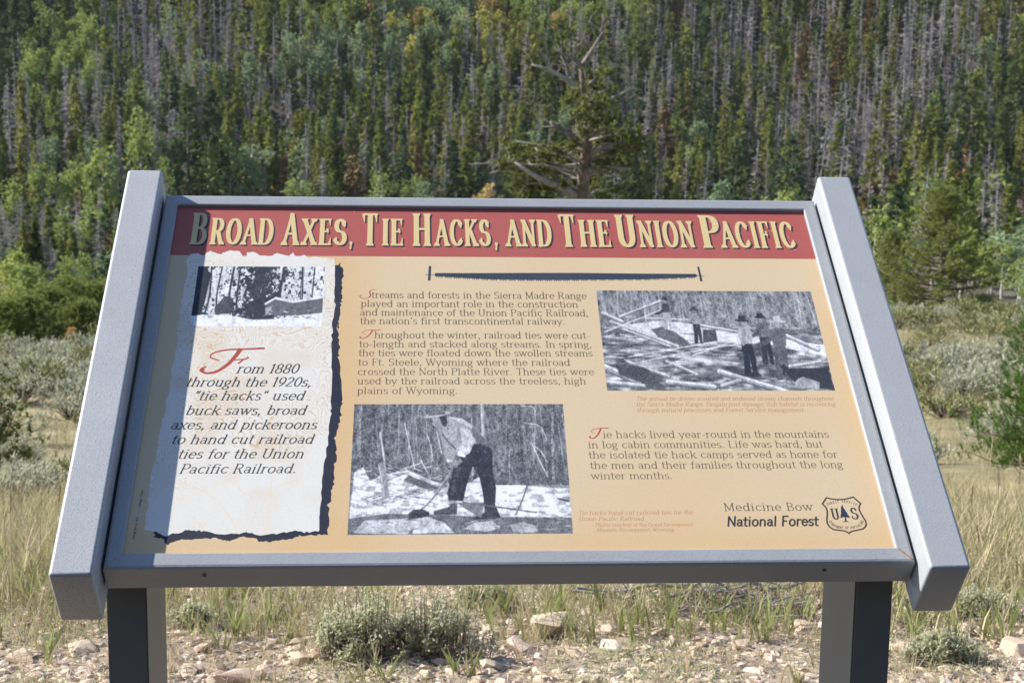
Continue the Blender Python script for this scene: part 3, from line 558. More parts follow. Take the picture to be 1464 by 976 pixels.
# green blade clumps one can pick out
GC_ = [(290, 884, 52, 'wide-bladed green grass clump just right of the left post'), (340, 896, 56, 'bright green grass clump under the left part of the frame'), (392, 900, 46, 'dark green grass clump left of the front sagebrush'), (420, 885, 40, 'green grass clump touching the front sagebrush at left'), (512, 976, 40, 'low green grass clump at the bottom edge below the sagebrush'), (553, 974, 52, 'green grass clump in front of the sagebrush'), (622, 905, 44, 'leaning green blades at the right end of the sagebrush'), (655, 962, 50, 'green grass clump right of the front sagebrush'),
 (673, 966, 48, 'second green clump right of the front sagebrush, nearer the large rock'), (722, 884, 60, 'tall green clump left of the large tan rock'), (774, 900, 62, 'green blades growing before the large tan rock'), (915, 893, 44, 'green clump at the left end of the dead branches'), (1008, 890, 44, 'yellow-green clump before the dead branches'), (1052, 872, 50, 'rust-tipped grass clump in the dead branches'), (1140, 975, 36, 'small green clump left of the right post at the bottom'), (1288, 892, 66, 'green and rust grass right of the right post'), (1306, 905, 52, 'thin green blades under the right rail end'),
 (1432, 925, 95, 'tall broad green blade plant at the right edge'), (12, 842, 80, 'green grass clump at the left edge'), (44, 872, 84, 'big green grass clump left of the left rail end'), (66, 950, 74, 'green blades in the bottom left corner'), (104, 850, 60, 'green clump beside the end of the left rail')]
for i, (px, py, hp, lab) in enumerate(GC_):
    P, d = gp(px, py); z = project(P)[2]; hh = hp/FPX*z*1.15; a = Acc(); g2 = np.random.default_rng(900+i)
    e = empty('grass_clump', P); fr = Acc()
    for j in range(9):
        q = g2.uniform(0, 6.28); D = unit([g2.normal(0, .28), g2.normal(0, .28), 1])
        blade_strip(a if j < 7 else fr, np.array([g2.normal(0, .006), g2.normal(0, .006), -.01]), D, hh*g2.uniform(.5, 1.1), g2.uniform(.0042, .0085), g2.normal(0, .18, 3)*[1, 1, 0], [1, g2.normal(0, .5), 0])
    link('green_blades', a.mesh('green_blades', [M_GRASS]), e); link('dry_blades', fr.mesh('dry_blades', [M_STRAW]), e); tag(e, lab, 'grass', 'green grass clumps by the sign')
# seed-headed stalks
STK = [(10, 840, 150), (28, 850, 165), (45, 820, 130), (58, 860, 175), (92, 800, 210), (76, 835, 150), (18, 900, 210), (125, 845, 80), (1402, 800, 175), (1385, 820, 130), (1425, 815, 150), (1448, 840, 190), (1412, 870, 120), (1368, 845, 70)]
for i, (px, py, hp) in enumerate(STK):
    P, d = gp(px, py); hh = hp/FPX*project(P)[2]*1.02; g2 = np.random.default_rng(700+i); e = empty('grass_stalk', P); a, b_ = Acc(), Acc()
    lean = g2.normal(0, .07, 2); top = np.array([lean[0]*hh*1.6, lean[1]*hh, hh]); a.tube([[0, 0, -.01], top*[.35, .35, .5], top*[.7, .7, .8], top], [.0013, .0012, .0010, .0007], 4)
    for k in range(26):
        f = .80+.2*k/26; q = g2.uniform(0, 6.28); D = unit([math.cos(q)*.5, math.sin(q)*.5, 1]); V, F = blades(np.array([top*f]), D[None], .0035, hh*.045); b_.add(V, F)
    link('stem', a.mesh('stem', [M_STRAW]), e); link('seed_head', b_.mesh('seed_head', [M_STRAW]), e)
    s_ = 'left of left rail' if px < 300 else 'right of right rail'
    tag(e, f'{"tall" if hp > 160 else "short" if hp < 100 else "slim"} dry grass stalk with seed head {s_}, {"at the very edge" if px < 30 or px > 1430 else "close to the rail" if 85 < px < 1390 else "midway"}', 'grass stalk', 'seed-headed grass stalks')
# low sagebrush in front, and small ones beside it
def fine_sage(px, py, wpx, hpx, label, seed, n=300, group='small sagebrush plants on the gravel'):
    P, d = gp(px, py); z = project(P)[2]; R = wpx/2/FPX*z; H = hpx/FPX*z; g = np.random.default_rng(seed); e = empty('low_sagebrush', P); st, lf, bs = Acc(), Acc(), Acc()
    for i in range(n):
        q = g.uniform(0, 6.28); rr = R*g.random()**.6*(1+.25*math.sin(3*q+seed)); tip = np.array([rr*math.cos(q), rr*.55*math.sin(q), H*(.3+.62*g.random())*(1.1-.55*min(1, rr/R)**2)*(1+.2*math.sin(5*q+seed))]); root = tip*[.35, .35, 0]+[0, 0, -.01]
        mid = (tip+root)/2+[tip[0]*.25, tip[1]*.25, -H*.12]; st.tube([root, mid, tip], [.0022, .0016, .0008], 3)
        k = 22; f = g.uniform(.55, 1.0, (k, 1)); C = mid*(1-f)+tip*f+g.normal(0, .0065, (k, 3)); D = unit(g.normal(0, 1, (k, 3))+[0, 0, .35]); V, F = blades(C, D, g.uniform(.0045, .009, k), g.uniform(.006, .013, k)); lf.add(V, F)
    for i in range(12):
        q = g.uniform(0, 6.28); t = np.array([R*.8*math.cos(q), R*.4*math.sin(q), H*.55]); bs.tube([[0, 0, 0], t*[.45, .45, .3]+g.normal(0, .006, 3), t*[.75, .75, .6]+g.normal(0, .006, 3), t], [.0065, .005, .0035, .0015], 5)
    link('stems', st.mesh('stems', [M_STEM]), e); link('woody_base', bs.mesh('woody_base', [M_TWIG], True), e); link('foliage', lf.mesh('foliage', [M_SILVER]), e); tag(e, label, 'shrub', group)
fine_sage(522, 938, 170, 96, 'grey-green low sagebrush at the front left of centre', 1, 190); fine_sage(618, 938, 150, 90, 'silvery sagebrush with dark woody stems right of the other', 2, 140)
fine_sage(1345, 945, 110, 44, 'low grey sagebrush at the foot of the right rail', 3, 240); fine_sage(275, 895, 70, 34, 'small silvery plant right of the left post', 4, 150); fine_sage(1395, 880, 120, 40, 'sagebrush behind the right rail end', 5, 240)
fine_sage(85, 870, 70, 34, 'small sagebrush left of the left post', 6, 130); fine_sage(1120, 880, 60, 26, 'small sagebrush behind the gravel left of the right post', 7, 100); fine_sage(690, 868, 90, 36, 'sagebrush sprigs just under the middle of the frame', 8, 160)
# pile of dead branches
P, d = gp(1030, 885); e = empty('dead_branches', P); tag(e, 'tangle of grey dead branches lying behind the gravel under the frame', 'branches'); g = np.random.default_rng(77)
for i in range(64):
    a = Acc(); c = np.array([g.normal(0, .17), g.normal(.08, .08), g.uniform(.005, .07)]); q = g.normal(0, .55); L_ = g.uniform(.08, .32); D = np.array([math.cos(q), math.sin(q)*.7, g.normal(0, .22)])
    pts = [c-D*L_/2, c-D*L_*.1+g.normal(0, .012, 3), c+D*L_*.2+g.normal(0, .012, 3), c+D*L_/2+[0, 0, g.uniform(0, .03)]]; r0 = g.uniform(.0015, .0065); a.tube(pts, [r0, r0*.85, r0*.6, r0*.3], 5)
    for k in range(3): s0 = pts[1+k % 2]; E = unit(g.normal(size=3)+[0, 0, .3])*L_*.3; a.tube([s0, s0+E*.5+g.normal(0, .006, 3), s0+E], [r0*.4, r0*.3, r0*.15], 3)
    link('branch', a.mesh('branch', [M_GREYTRUNK], True), e)
# ================================================================ tables for the print, in millimetres of the sheet
LINES=[('B', 'T', 23.1, 76.5, 47.8, 76.5, 62.1),
 ('ROAD', 'T', 50.2, 76.5, 139.1, 76.5, 51.8),
 ('A', 'T', 150.6, 76.5, 174.1, 76.5, 63.2),
 ('XES', 'T', 176.1, 76.5, 241.2, 76.4, 52.0),
 (',', 'T', 243.1, 76.4, 249.9, 76.4, 52.1),
 ('T', 'T', 260.6, 76.4, 284.7, 76.4, 63.9),
 ('IE', 'T', 287.9, 76.4, 321.2, 76.4, 53.0),
 ('H', 'T', 331.6, 76.4, 359.6, 76.4, 64.4),
 ('ACKS', 'T', 363.1, 76.4, 443.3, 76.4, 53.2),
 (',', 'T', 446.3, 76.4, 453.1, 76.4, 53.3),
 ('AND', 'T', 463.4, 76.4, 530.0, 76.3, 53.4),
 ('T', 'T', 539.7, 76.3, 564.6, 76.3, 64.9),
 ('HE', 'T', 567.4, 76.3, 614.8, 76.3, 53.6),
 ('U', 'T', 621.2, 76.3, 651.1, 76.3, 65.1),
 ('NION', 'T', 652.1, 76.3, 734.2, 76.3, 53.1),
 ('P', 'T', 742.8, 76.3, 771.3, 76.2, 65.2),
 ('ACIFIC', 'T', 770.3, 76.2, 879.5, 76.2, 53.3),
 ('rom 1880', 'I', 106.0, 321.7, 187.6, 321.3, 16.1),
 ('through the 1920s,', 'I', 44.1, 345.0, 205.3, 344.0, 15.9),
 ('“tie hacks” used', 'I', 54.5, 368.0, 197.2, 367.3, 15.6),
 ('buck saws, broad', 'I', 48.8, 392.5, 200.4, 391.9, 15.4),
 ('axes, and pickeroons', 'I', 32.8, 416.0, 214.9, 415.4, 15.1),
 ('to hand cut railroad', 'I', 35.9, 439.5, 211.6, 439.1, 14.8),
 ('ties for the Union', 'I', 46.1, 462.6, 200.8, 462.4, 14.6),
 ('Pacific Railroad.', 'I', 50.8, 485.7, 193.1, 485.7, 14.3),
 ('treams and forests in the Sierra Madre Range', 'B', 276.1, 184.3, 567.9, 182.5, 13.1),
 ('played an important role in the construction', 'B', 262.2, 201.4, 555.0, 198.9, 13.0),
 ('and maintenance of the Union Pacific Railroad,', 'B', 261.3, 217.5, 567.5, 215.9, 12.8),
 ("the nation's first transcontinental railway.", 'B', 261.7, 233.5, 534.8, 231.7, 12.6),
 ('hroughout the winter, railroad ties were cut-', 'B', 281.3, 259.0, 566.3, 258.2, 12.4),
 ('to-length and stacked along streams. In spring,', 'B', 261.4, 275.8, 567.3, 274.6, 12.2),
 ('the ties were floated down the swollen streams', 'B', 261.0, 291.4, 567.1, 290.7, 12.1),
 ('to Ft. Steele, Wyoming where the railroad', 'B', 260.9, 308.6, 536.3, 307.1, 12.0),
 ('crossed the North Platte River. These ties were', 'B', 260.5, 324.6, 566.1, 324.0, 11.9),
 ('used by the railroad across the treeless, high', 'B', 260.8, 340.8, 554.4, 340.3, 11.7),
 ('plains of Wyoming.', 'B', 260.8, 357.4, 388.6, 356.9, 11.5),
 ('ie hacks lived year-round in the mountains', 'B', 568.2, 431.9, 855.2, 431.0, 11.6),
 ('in log cabin communities. Life was hard, but', 'B', 548.4, 448.3, 844.5, 447.5, 11.4),
 ('the isolated tie hack camps served as home for', 'B', 547.5, 464.6, 860.0, 464.0, 11.3),
 ('the men and their families throughout the long', 'B', 547.8, 481.0, 863.5, 480.7, 11.2),
 ('winter months.', 'B', 547.5, 497.2, 647.8, 497.3, 10.9),
 ('The annual tie drives scoured and widened stream channels throughout', 'C', 616.1, 369.7, 875.1, 368.1, 7.0),
 ('the Sierra Madre Range. Despite past damage, fish habitat is recovering', 'C', 615.0, 379.3, 875.4, 377.8, 6.9),
 ('through natural processes and Forest Service management.', 'C', 615.0, 388.9, 833.7, 387.8, 7.0),
 ('Tie hacks hand-cut railroad ties for the', 'C', 527.2, 551.5, 667.1, 551.8, 6.4),
 ('Union Pacific Railroad.', 'C', 527.3, 560.5, 608.8, 560.8, 6.2),
 ('~ Photos courtesy of the Grand Encampment', 'C', 541.4, 568.9, 664.2, 569.4, 5.1),
 ('Museum, Encampment, Wyoming', 'C', 547.6, 576.4, 640.6, 576.8, 5.2),
 ('Medicine Bow', 'M', 704.4, 546.1, 813.1, 547.7, 11.7),
 ('National Forest', 'N', 704.2, 568.6, 815.0, 570.9, 14.1),
 ('Designed by the ........... Design Team', 'D', 9.8, 583.5, 12.0, 510.7, 2.6)]
ART={'band': [(1.3, 101.1), (898.8, 100.2)],
 'paper': [(22.2, 107.9), (29.0, 97.7), (36.6, 96.1), (44.8, 101.7), (48.5, 95.3), (53.6, 91.4), (60.8, 95.6), (67.8, 98.4), (75.1, 92.4), (82.7, 89.9), (94.6, 93.5), (98.2, 103.0), (103.1, 102.9), (104.4, 93.3), (112.1, 93.1), (122.4, 100.2), (134.2, 102.3), (145.4, 94.5), (153.4, 98.2), (161.4, 100.9), (166.9, 93.5), (169.2, 99.9), (173.2, 102.1), (182.8, 98.2), (189.0, 106.2), (198.6, 102.2), (206.5, 104.4), (223.2, 105.5), (225.0, 118.5), (225.8, 169.4), (227.7, 202.4), (224.5, 232.1), (224.8, 235.9), (225.2, 267.2), (228.2, 319.3), (229.6, 381.9), (227.9, 402.2), (226.9, 434.0), (224.1, 465.1), (221.9, 499.2), (221.1, 539.8), (221.8, 572.0), (210.7, 575.6), (193.6, 572.0), (176.9, 575.5), (154.8, 579.0), (137.6, 573.6), (126.6, 576.1), (110.0, 577.1), (87.2, 571.8), (76.0, 571.1), (67.6, 570.0), (61.1, 574.6), (51.5, 575.9), (45.0, 579.4), (40.6, 577.0), (34.0, 572.4), (28.9, 571.7), (20.4, 569.9), (19.7, 554.0), (18.6, 517.9), (18.7, 480.9), (20.4, 465.7), (21.0, 450.4), (21.2, 431.0), (21.7, 403.4), (22.8, 391.4), (23.2, 375.2), (24.8, 333.9), (25.1, 304.2), (26.7, 278.3), (25.1, 256.4), (24.2, 238.6), (24.6, 245.3), (25.0, 226.8), (24.7, 200.0), (25.0, 178.2), (24.6, 161.6), (26.1, 147.6), (26.6, 133.5), (24.5, 125.1), (24.2, 116.5)],
 'ink': [(223.7, 121.4), (226.2, 118.5), (228.5, 119.0), (233.3, 113.5), (232.9, 121.8), (236.1, 124.1), (236.1, 144.0), (235.4, 169.3), (237.1, 180.4), (236.2, 196.9), (235.3, 215.9), (233.8, 229.3), (233.3, 244.0), (231.7, 231.3), (233.2, 258.2), (237.2, 275.9), (236.2, 297.8), (242.1, 361.3), (241.0, 377.8), (240.8, 402.1), (237.4, 418.2), (235.8, 434.0), (238.0, 457.4), (236.3, 476.6), (235.2, 499.2), (234.1, 517.8), (232.5, 539.8), (231.9, 579.1), (222.0, 577.7), (216.5, 579.8), (199.6, 579.1), (191.4, 584.3), (177.5, 586.0), (166.5, 588.8), (155.3, 587.7), (143.8, 582.4), (132.6, 580.7), (119.1, 586.9), (110.7, 585.8), (99.2, 581.6), (91.0, 582.3), (71.7, 584.0), (55.5, 587.4), (48.1, 590.9), (46.0, 589.2), (41.1, 582.2), (32.6, 580.4), (31.2, 572.4), (80.7, 561.2), (215.7, 561.4), (215.3, 402.3), (215.3, 236.0)],
 'photo1': [(40.0, 122.5), (211.1, 124.6), (211.5, 236.2), (39.5, 237.2)],
 'photo2': [(257.7, 375.1), (521.6, 374.7), (519.0, 579.1), (254.4, 578.7)],
 'photo3': [(582.2, 170.2), (880.4, 166.6), (878.2, 349.4), (580.5, 351.8)],
 'sawtop': [(362.1, 133.4), (413.1, 133.2), (486.2, 132.3), (559.8, 131.7), (653.4, 132.5), (724.2, 132.5), (725.6, 135.5)],
 'sawbot': [(725.2, 138.8), (709.4, 140.3), (652.2, 143.9), (583.3, 145.1), (534.2, 146.3), (485.4, 146.4), (436.9, 145.5), (388.6, 142.1), (362.0, 139.7)],
 'sawh1': [(353.8, 119.4), (357.4, 119.6), (355.9, 148.6), (352.3, 148.3)],
 'sawh2': [(728.4, 117.6), (731.2, 117.6), (732.0, 147.1), (728.7, 148.2)],
 'sawbar': [(349.3, 137.1), (362.1, 136.9), (724.2, 135.5), (735.5, 136.9)],
 'shield': [(832.9, 527.6), (838.6, 529.5), (845.7, 530.6), (852.4, 530.4), (859.4, 529.1), (866.2, 526.7), (869.6, 531.5), (873.5, 536.9), (870.9, 540.6), (869.6, 545.6), (870.3, 550.5), (871.9, 557.0), (873.7, 562.7), (874.0, 567.5), (872.0, 572.0), (868.0, 575.2), (860.1, 577.2), (854.6, 578.4), (851.6, 580.0), (849.9, 581.8), (848.4, 579.7), (844.8, 577.9), (837.2, 576.7), (832.1, 575.7), (828.3, 571.9), (826.5, 566.7), (827.0, 561.0), (829.2, 552.9), (830.1, 547.2), (829.2, 541.8), (826.1, 537.3), (829.3, 532.8)],
 'tree': [(849.9, 538.2), (850.7, 540.6), (851.0, 543.9), (852.2, 546.4), (852.7, 548.8), (853.9, 550.9), (853.8, 552.9), (855.1, 555.0), (855.3, 557.0), (856.7, 558.5), (853.4, 558.2), (850.9, 557.4), (848.3, 557.4), (845.5, 558.2), (843.3, 558.4), (844.8, 556.6), (845.1, 553.7), (846.2, 552.1), (846.4, 548.8), (847.3, 546.4), (847.7, 543.1), (848.9, 540.6)],
 'trunk': [(849.7, 557.0), (851.4, 557.0), (850.7, 562.7), (854.0, 564.9), (849.5, 564.4), (844.7, 565.2), (848.5, 563.1)],
 'U': [(834.9, 544.7), (841.7, 560.6)],
 'S': [(859.1, 543.5), (866.2, 560.4)],
 'fs1': [(831.9, 540.2), (840.6, 536.3), (848.8, 535.0), (856.7, 535.5), (863.0, 537.3), (867.8, 540.2)],
 'fs2': [(829.1, 562.6), (830.9, 568.7), (835.9, 573.1), (844.8, 574.7), (854.0, 574.6), (863.0, 572.5), (869.2, 568.3), (871.7, 562.7)],
 'F': [(59.1, 276.6), (138.2, 322.3)],
 'dropS': [(259.6, 166.5), (282.0, 184.3)],
 'dropT': [(261.2, 242.7), (289.4, 259.5)],
 'dropT2': [(550.4, 414.6), (576.1, 432.5)]}
# ---------------------------------------------------------------- flat print of the sign
KP = 3.2                                   # canvas pixels per millimetre of print
PW, PH = int(900*KP), int(606*KP)
ink_rng = np.random.default_rng(7)

def vnoise(h, w, cell, rng, cellx=None):   # smooth value noise, 0..1
    cellx = cellx or cell
    gy, gx = int(h/cell)+3, int(w/cellx)+3
    g = rng.random((gy, gx))
    y = np.arange(h)/cell; x = np.arange(w)/cellx
    yi = y.astype(int); xi = x.astype(int); fy = y-yi; fx = x-xi
    fy = fy*fy*(3-2*fy); fx = fx*fx*(3-2*fx)
    a = g[yi][:, xi]; b = g[yi][:, xi+1]; c = g[yi+1][:, xi]; d = g[yi+1][:, xi+1]
    return (a*(1-fx)+b*fx)*(1-fy)[:, None]+(c*(1-fx)+d*fx)*fy[:, None]

class Cov:                                 # a coverage mask that collects strokes and polygons
    def __init__(s, w, h): s.a = np.zeros((h, w), np.float32); s.w = w; s.h = h
    def poly(s, pts):
        p = np.asarray(pts, float)
        x0, y0 = np.floor(p.min(0)).astype(int)-1; x1, y1 = np.ceil(p.max(0)).astype(int)+2
        x0, y0 = max(x0, 0), max(y0, 0); x1, y1 = min(x1, s.w), min(y1, s.h)
        if x1 <= x0 or y1 <= y0: return
        acc = np.zeros((y1-y0, x1-x0), np.float32)
        for oy in (.25, .75):
            Y = (np.arange(y0, y1)+oy)[:, None]
            for ox in (.25, .75):
                X = (np.arange(x0, x1)+ox)[None, :]
                ins = np.zeros(acc.shape, bool)
                for i in range(len(p)):
                    ax, ay = p[i]; bx, by = p[i-1]
                    if ay == by: continue
                    ins ^= ((ay > Y) != (by > Y)) & (X < (bx-ax)*(Y-ay)/(by-ay)+ax)
                acc += ins*.25
        v = s.a[y0:y1, x0:x1]; np.maximum(v, acc, out=v)
    def seg(s, ax, ay, bx, by, ra, rb, asp=1.0):   # asp = pen height / pen width
        r = max(ra, rb)+1.5
        x0 = max(int(min(ax, bx)-r), 0); x1 = min(int(max(ax, bx)+r)+2, s.w)
        y0 = max(int(min(ay, by)-r), 0); y1 = min(int(max(ay, by)+r)+2, s.h)
        if x1 <= x0 or y1 <= y0: return
        X = (np.arange(x0, x1)+.5)[None, :]-ax; Y = ((np.arange(y0, y1)+.5)[:, None]-ay)/asp
        dx, dy = bx-ax, (by-ay)/asp
        t = np.clip((X*dx+Y*dy)/(dx*dx+dy*dy+1e-9), 0, 1)
        d = np.hypot(X-t*dx, Y-t*dy)
        c = np.clip(ra+(rb-ra)*t-d+.5, 0, 1)
        v = s.a[y0:y1, x0:x1]; np.maximum(v, c, out=v)
    def line(s, pts, r, r2=None, asp=1.0):
        n = len(pts)-1; r2 = r if r2 is None else r2
        for i in range(n):
            s.seg(*pts[i], *pts[i+1], r+(r2-r)*i/n, r+(r2-r)*(i+1)/n, asp)

def spline(p, n=6):                        # Catmull-Rom through the points
    p = [np.array(q, float) for q in p]; p = [2*p[0]-p[1]]+p+[2*p[-1]-p[-2]]; o = []
    for i in range(1, len(p)-2):
        for k in range(n):
            t = k/n
            o.append(.5*(2*p[i]+(p[i+1]-p[i-1])*t+(2*p[i-1]-5*p[i]+4*p[i+1]-p[i+2])*t*t+(3*p[i]-p[i-1]-3*p[i+1]+p[i+2])*t**3))
    o.append(p[-2]); return [tuple(q) for q in o]

# letter skeletons: width | strokes ';' separated ("x,y" points, "@cx,cy,rx,ry,a0,a1" arcs, "w<f>" pen factor)
# | feet "x,y" (serif) ; heads "x,y" ; "<x,y" one-sided left ; "^x,y,dy" vertical wedge on an arm
G = {
'a': '.62|@.28,.46,.2,.2,150,0 .48,.1 @.56,.1,.08,.08,180,270;w.8 @.27,.2,.19,.18,0,360|',
'b': '.68|.14,1 .14,.03;@.36,.33,.24,.33,0,360|<.14,1',
'c': '.62|@.36,.34,.26,.33,45,315|',
'd': '.72|@.32,.33,.24,.33,0,360;.56,1 .56,.03|<.56,1;>.56,0',
'e': '.64|@.33,.34,.25,.33,0,318;w.7 .09,.37 .57,.37|',
'f': '.42|.18,0 .18,.76 @.34,.78,.16,.2,180,60;w.6 .02,.65 .38,.65|.18,0',
'g': '.64|@.28,.43,.2,.23,0,360;w.7 .14,.24 .1,.12 .3,.06 .46,.02;@.29,-.14,.24,.17,60,420;w.7 .44,.6 .6,.66|',
'h': '.74|.14,1 .14,0;@.36,.44,.22,.22,170,0 .58,0|<.14,1;.14,0;.58,0',
'i': '.34|.16,.65 .16,0;w1.4 .16,.9 .16,.92|<.16,.66;.16,0',
'j': '.34|.18,.65 .18,-.15 @.04,-.15,.14,.14,0,-110;w1.4 .18,.9 .18,.92|<.18,.66',
'k': '.7|.14,1 .14,0;w.7 .14,.24 .52,.63;.3,.4 .58,.02|<.14,1;.14,0;.6,0;.52,.66',
'l': '.34|.16,1 .16,0|<.16,1;.16,0',
'm': '1.08|.14,.65 .14,0;@.34,.44,.2,.22,170,0 .54,0;@.74,.44,.2,.22,170,0 .94,0|<.14,.66;.14,0;.54,0;.94,0',
'n': '.74|.14,.65 .14,0;@.36,.44,.22,.22,170,0 .58,0|<.14,.66;.14,0;.58,0',
'o': '.68|@.34,.33,.26,.33,0,360|',
'p': '.7|.14,.65 .14,-.3;@.37,.33,.24,.33,0,360|<.14,.66;.14,-.3',
'q': '.7|@.32,.33,.24,.33,0,360;.56,.65 .56,-.3|.56,-.3',
'r': '.5|.14,.65 .14,0;@.36,.42,.22,.23,165,60|<.14,.66;.14,0',
's': '.54|@.27,.5,.18,.16,30,270 @.27,.17,.2,.17,90,-150|',
't': '.42|.18,.9 .18,.14 @.32,.14,.14,.14,180,290;w.6 .02,.65 .38,.65|',
'u': '.74|.14,.65 .14,.22 @.34,.22,.2,.22,180,360;.56,.65 .56,.02|<.14,.66;<.56,.66;>.56,0',
'v': '.66|.08,.65 .33,.02;w.7 .33,.02 .58,.65|.08,.66;.58,.66',
'w': '.98|.08,.65 .3,.02;w.7 .3,.02 .49,.6;.49,.6 .7,.02;w.7 .7,.02 .9,.65|.08,.66;.49,.66;.9,.66',
'x': '.66|.1,.63 .56,.02;w.7 .56,.63 .1,.02|.1,.66;.56,.66;.1,0;.58,0',
'y': '.66|.08,.65 .34,.02;w.7 .58,.65 .28,-.15 @.17,-.15,.1,.13,0,-100|.08,.66;.58,.66',
'z': '.58|w.7 .5,.64 .08,.64;.5,.64 .08,.02;w.7 .08,.02 .5,.02|',
'A': '.86|w.6 .06,0 .42,1;.42,1 .76,0;w.5 .2,.34 .64,.34|.06,0;.78,0',
'B': '.76|.16,0 .16,1;w.8 .16,1 .36,1 @.38,.76,.22,.24,90,-90 .16,.52;w.8 .36,.52 @.4,.26,.27,.26,90,-90 .16,0|<.16,0;<.16,1',
'C': '.84|@.44,.5,.36,.5,42,318|^.72,.86,.26;^.72,.14,-.22',
'D': '.88|.16,0 .16,1;.16,1 .36,1 @.4,.5,.38,.5,90,-90 .16,0|<.16,0;<.16,1',
'E': '.74|.16,0 .16,1;w.6 .16,1 .62,1;w.6 .16,.52 .5,.52;w.6 .16,0 .66,0|<.16,0;<.16,1;^.62,1,-.26;^.66,0,.28;^.5,.62,-.2',
'F': '.7|.16,0 .16,1;w.6 .16,1 .62,1;w.6 .16,.5 .48,.5|.16,0;<.16,1;^.62,1,-.26;^.48,.62,-.24',
'G': '.92|@.44,.5,.36,.5,45,350;.78,.4 .78,.05;w.6 .56,.42 .88,.42|^.72,.86,.22',
'H': '.92|.16,0 .16,1;.74,0 .74,1;w.6 .16,.52 .74,.52|.16,0;.16,1;.74,0;.74,1',
'I': '.38|.19,0 .19,1|.19,0;.19,1',
'K': '.86|.16,0 .16,1;w.6 .16,.4 .64,.96;.34,.6 .7,.02|.16,0;.16,1;.66,1;.74,0',
'L': '.72|.16,0 .16,1;w.6 .16,0 .62,0|<.16,0;.16,1;^.62,0,.28',
'M': '1.06|w.7 .16,0 .16,1;.16,1 .52,.1;w.7 .52,.1 .88,1;.88,1 .88,0|.16,0;<.16,1;.88,0;>.88,1',
'N': '.9|w.6 .14,0 .14,1;.14,1 .74,0;w.6 .74,0 .74,1|.14,0;<.14,1;.74,1',
'O': '.88|@.44,.5,.36,.5,0,360|',
'P': '.74|.16,0 .16,1;.16,1 .38,1 @.4,.74,.27,.26,90,-90 .16,.48|.16,0;<.16,1',
'R': '.84|.16,0 .16,1;w.9 .16,1 .38,1 @.4,.75,.25,.25,90,-90 .16,.5;.42,.5 .68,.02|.16,0;<.16,1;>.7,0',
'S': '.7|@.34,.75,.23,.25,35,260 @.34,.26,.27,.26,85,-145|^.58,.86,.24;^.1,.14,-.22',
'T': '.78|.39,0 .39,1;w.6 .06,1 .72,1|.39,0;^.06,1,-.28;^.72,1,-.28',
'U': '.9|.16,1 .16,.3 @.44,.3,.28,.3,180,360 .72,1|.16,1;.72,1',
 'X': '.86|.12,1 .72,0;w.6 .68,1 .12,0|.12,1;.68,1;.12,0;.74,0',
 'V': '.86|.1,1 .42,0;w.6 .42,0 .74,1|.1,1;.74,1',
 'W': '1.14|.08,1 .34,0;w.6 .34,0 .57,.9;.57,.9 .82,0;w.6 .82,0 1.06,1|.08,1;.57,1;1.06,1',
'0': '.68|@.34,.5,.26,.5,0,360|', '1': '.46|.26,0 .26,1;w.6 .26,1 .1,.86|.26,0',
'2': '.66|@.32,.72,.23,.27,160,-20 .08,.03;w.7 .08,.03 .58,.03|^.58,.02,.18',
'8': '.66|@.33,.74,.21,.25,0,360;@.33,.25,.25,.26,0,360|',
'9': '.66|@.33,.66,.25,.33,0,360;@.1,.66,.48,.64,0,-75|',
',': '.3|w1.5 .14,.05 .14,.07;w.8 .17,.05 .1,-.16|', '.': '.3|w1.5 .14,.05 .14,.07|',
'-': '.44|w.8 .08,.32 .36,.32|', "'": '.26|.13,.98 .11,.76|', '~': '.6|w.7 .08,.4 .2,.48 .4,.38 .52,.46|',
'“': '.5|.14,.74 .2,.98;.32,.74 .38,.98|', '”': '.5|.14,.98 .1,.76;.34,.98 .28,.76|', ' ': '.36||'}
GC = {}
def glyph(ch):
    if ch in GC: return GC[ch]
    w, st, sf = G[ch].split('|'); S = []
    for s in filter(None, st.split(';')):
        f = 1.0; pts = []
        for tk in s.split():
            if tk[0] == 'w': f = float(tk[1:])
            elif tk[0] == '@':
                cx, cy, rx, ry, a0, a1 = map(float, tk[1:].split(','))
                n = max(4, int(abs(a1-a0)/18))
                pts += [(cx+rx*math.cos(math.radians(a0+(a1-a0)*i/n)), cy+ry*math.sin(math.radians(a0+(a1-a0)*i/n))) for i in range(n+1)]
            else: pts.append(tuple(map(float, tk.split(','))))
        S.append((f, pts))
    GC[ch] = (float(w), S, [t for t in sf.split(';') if t]); return GC[ch]

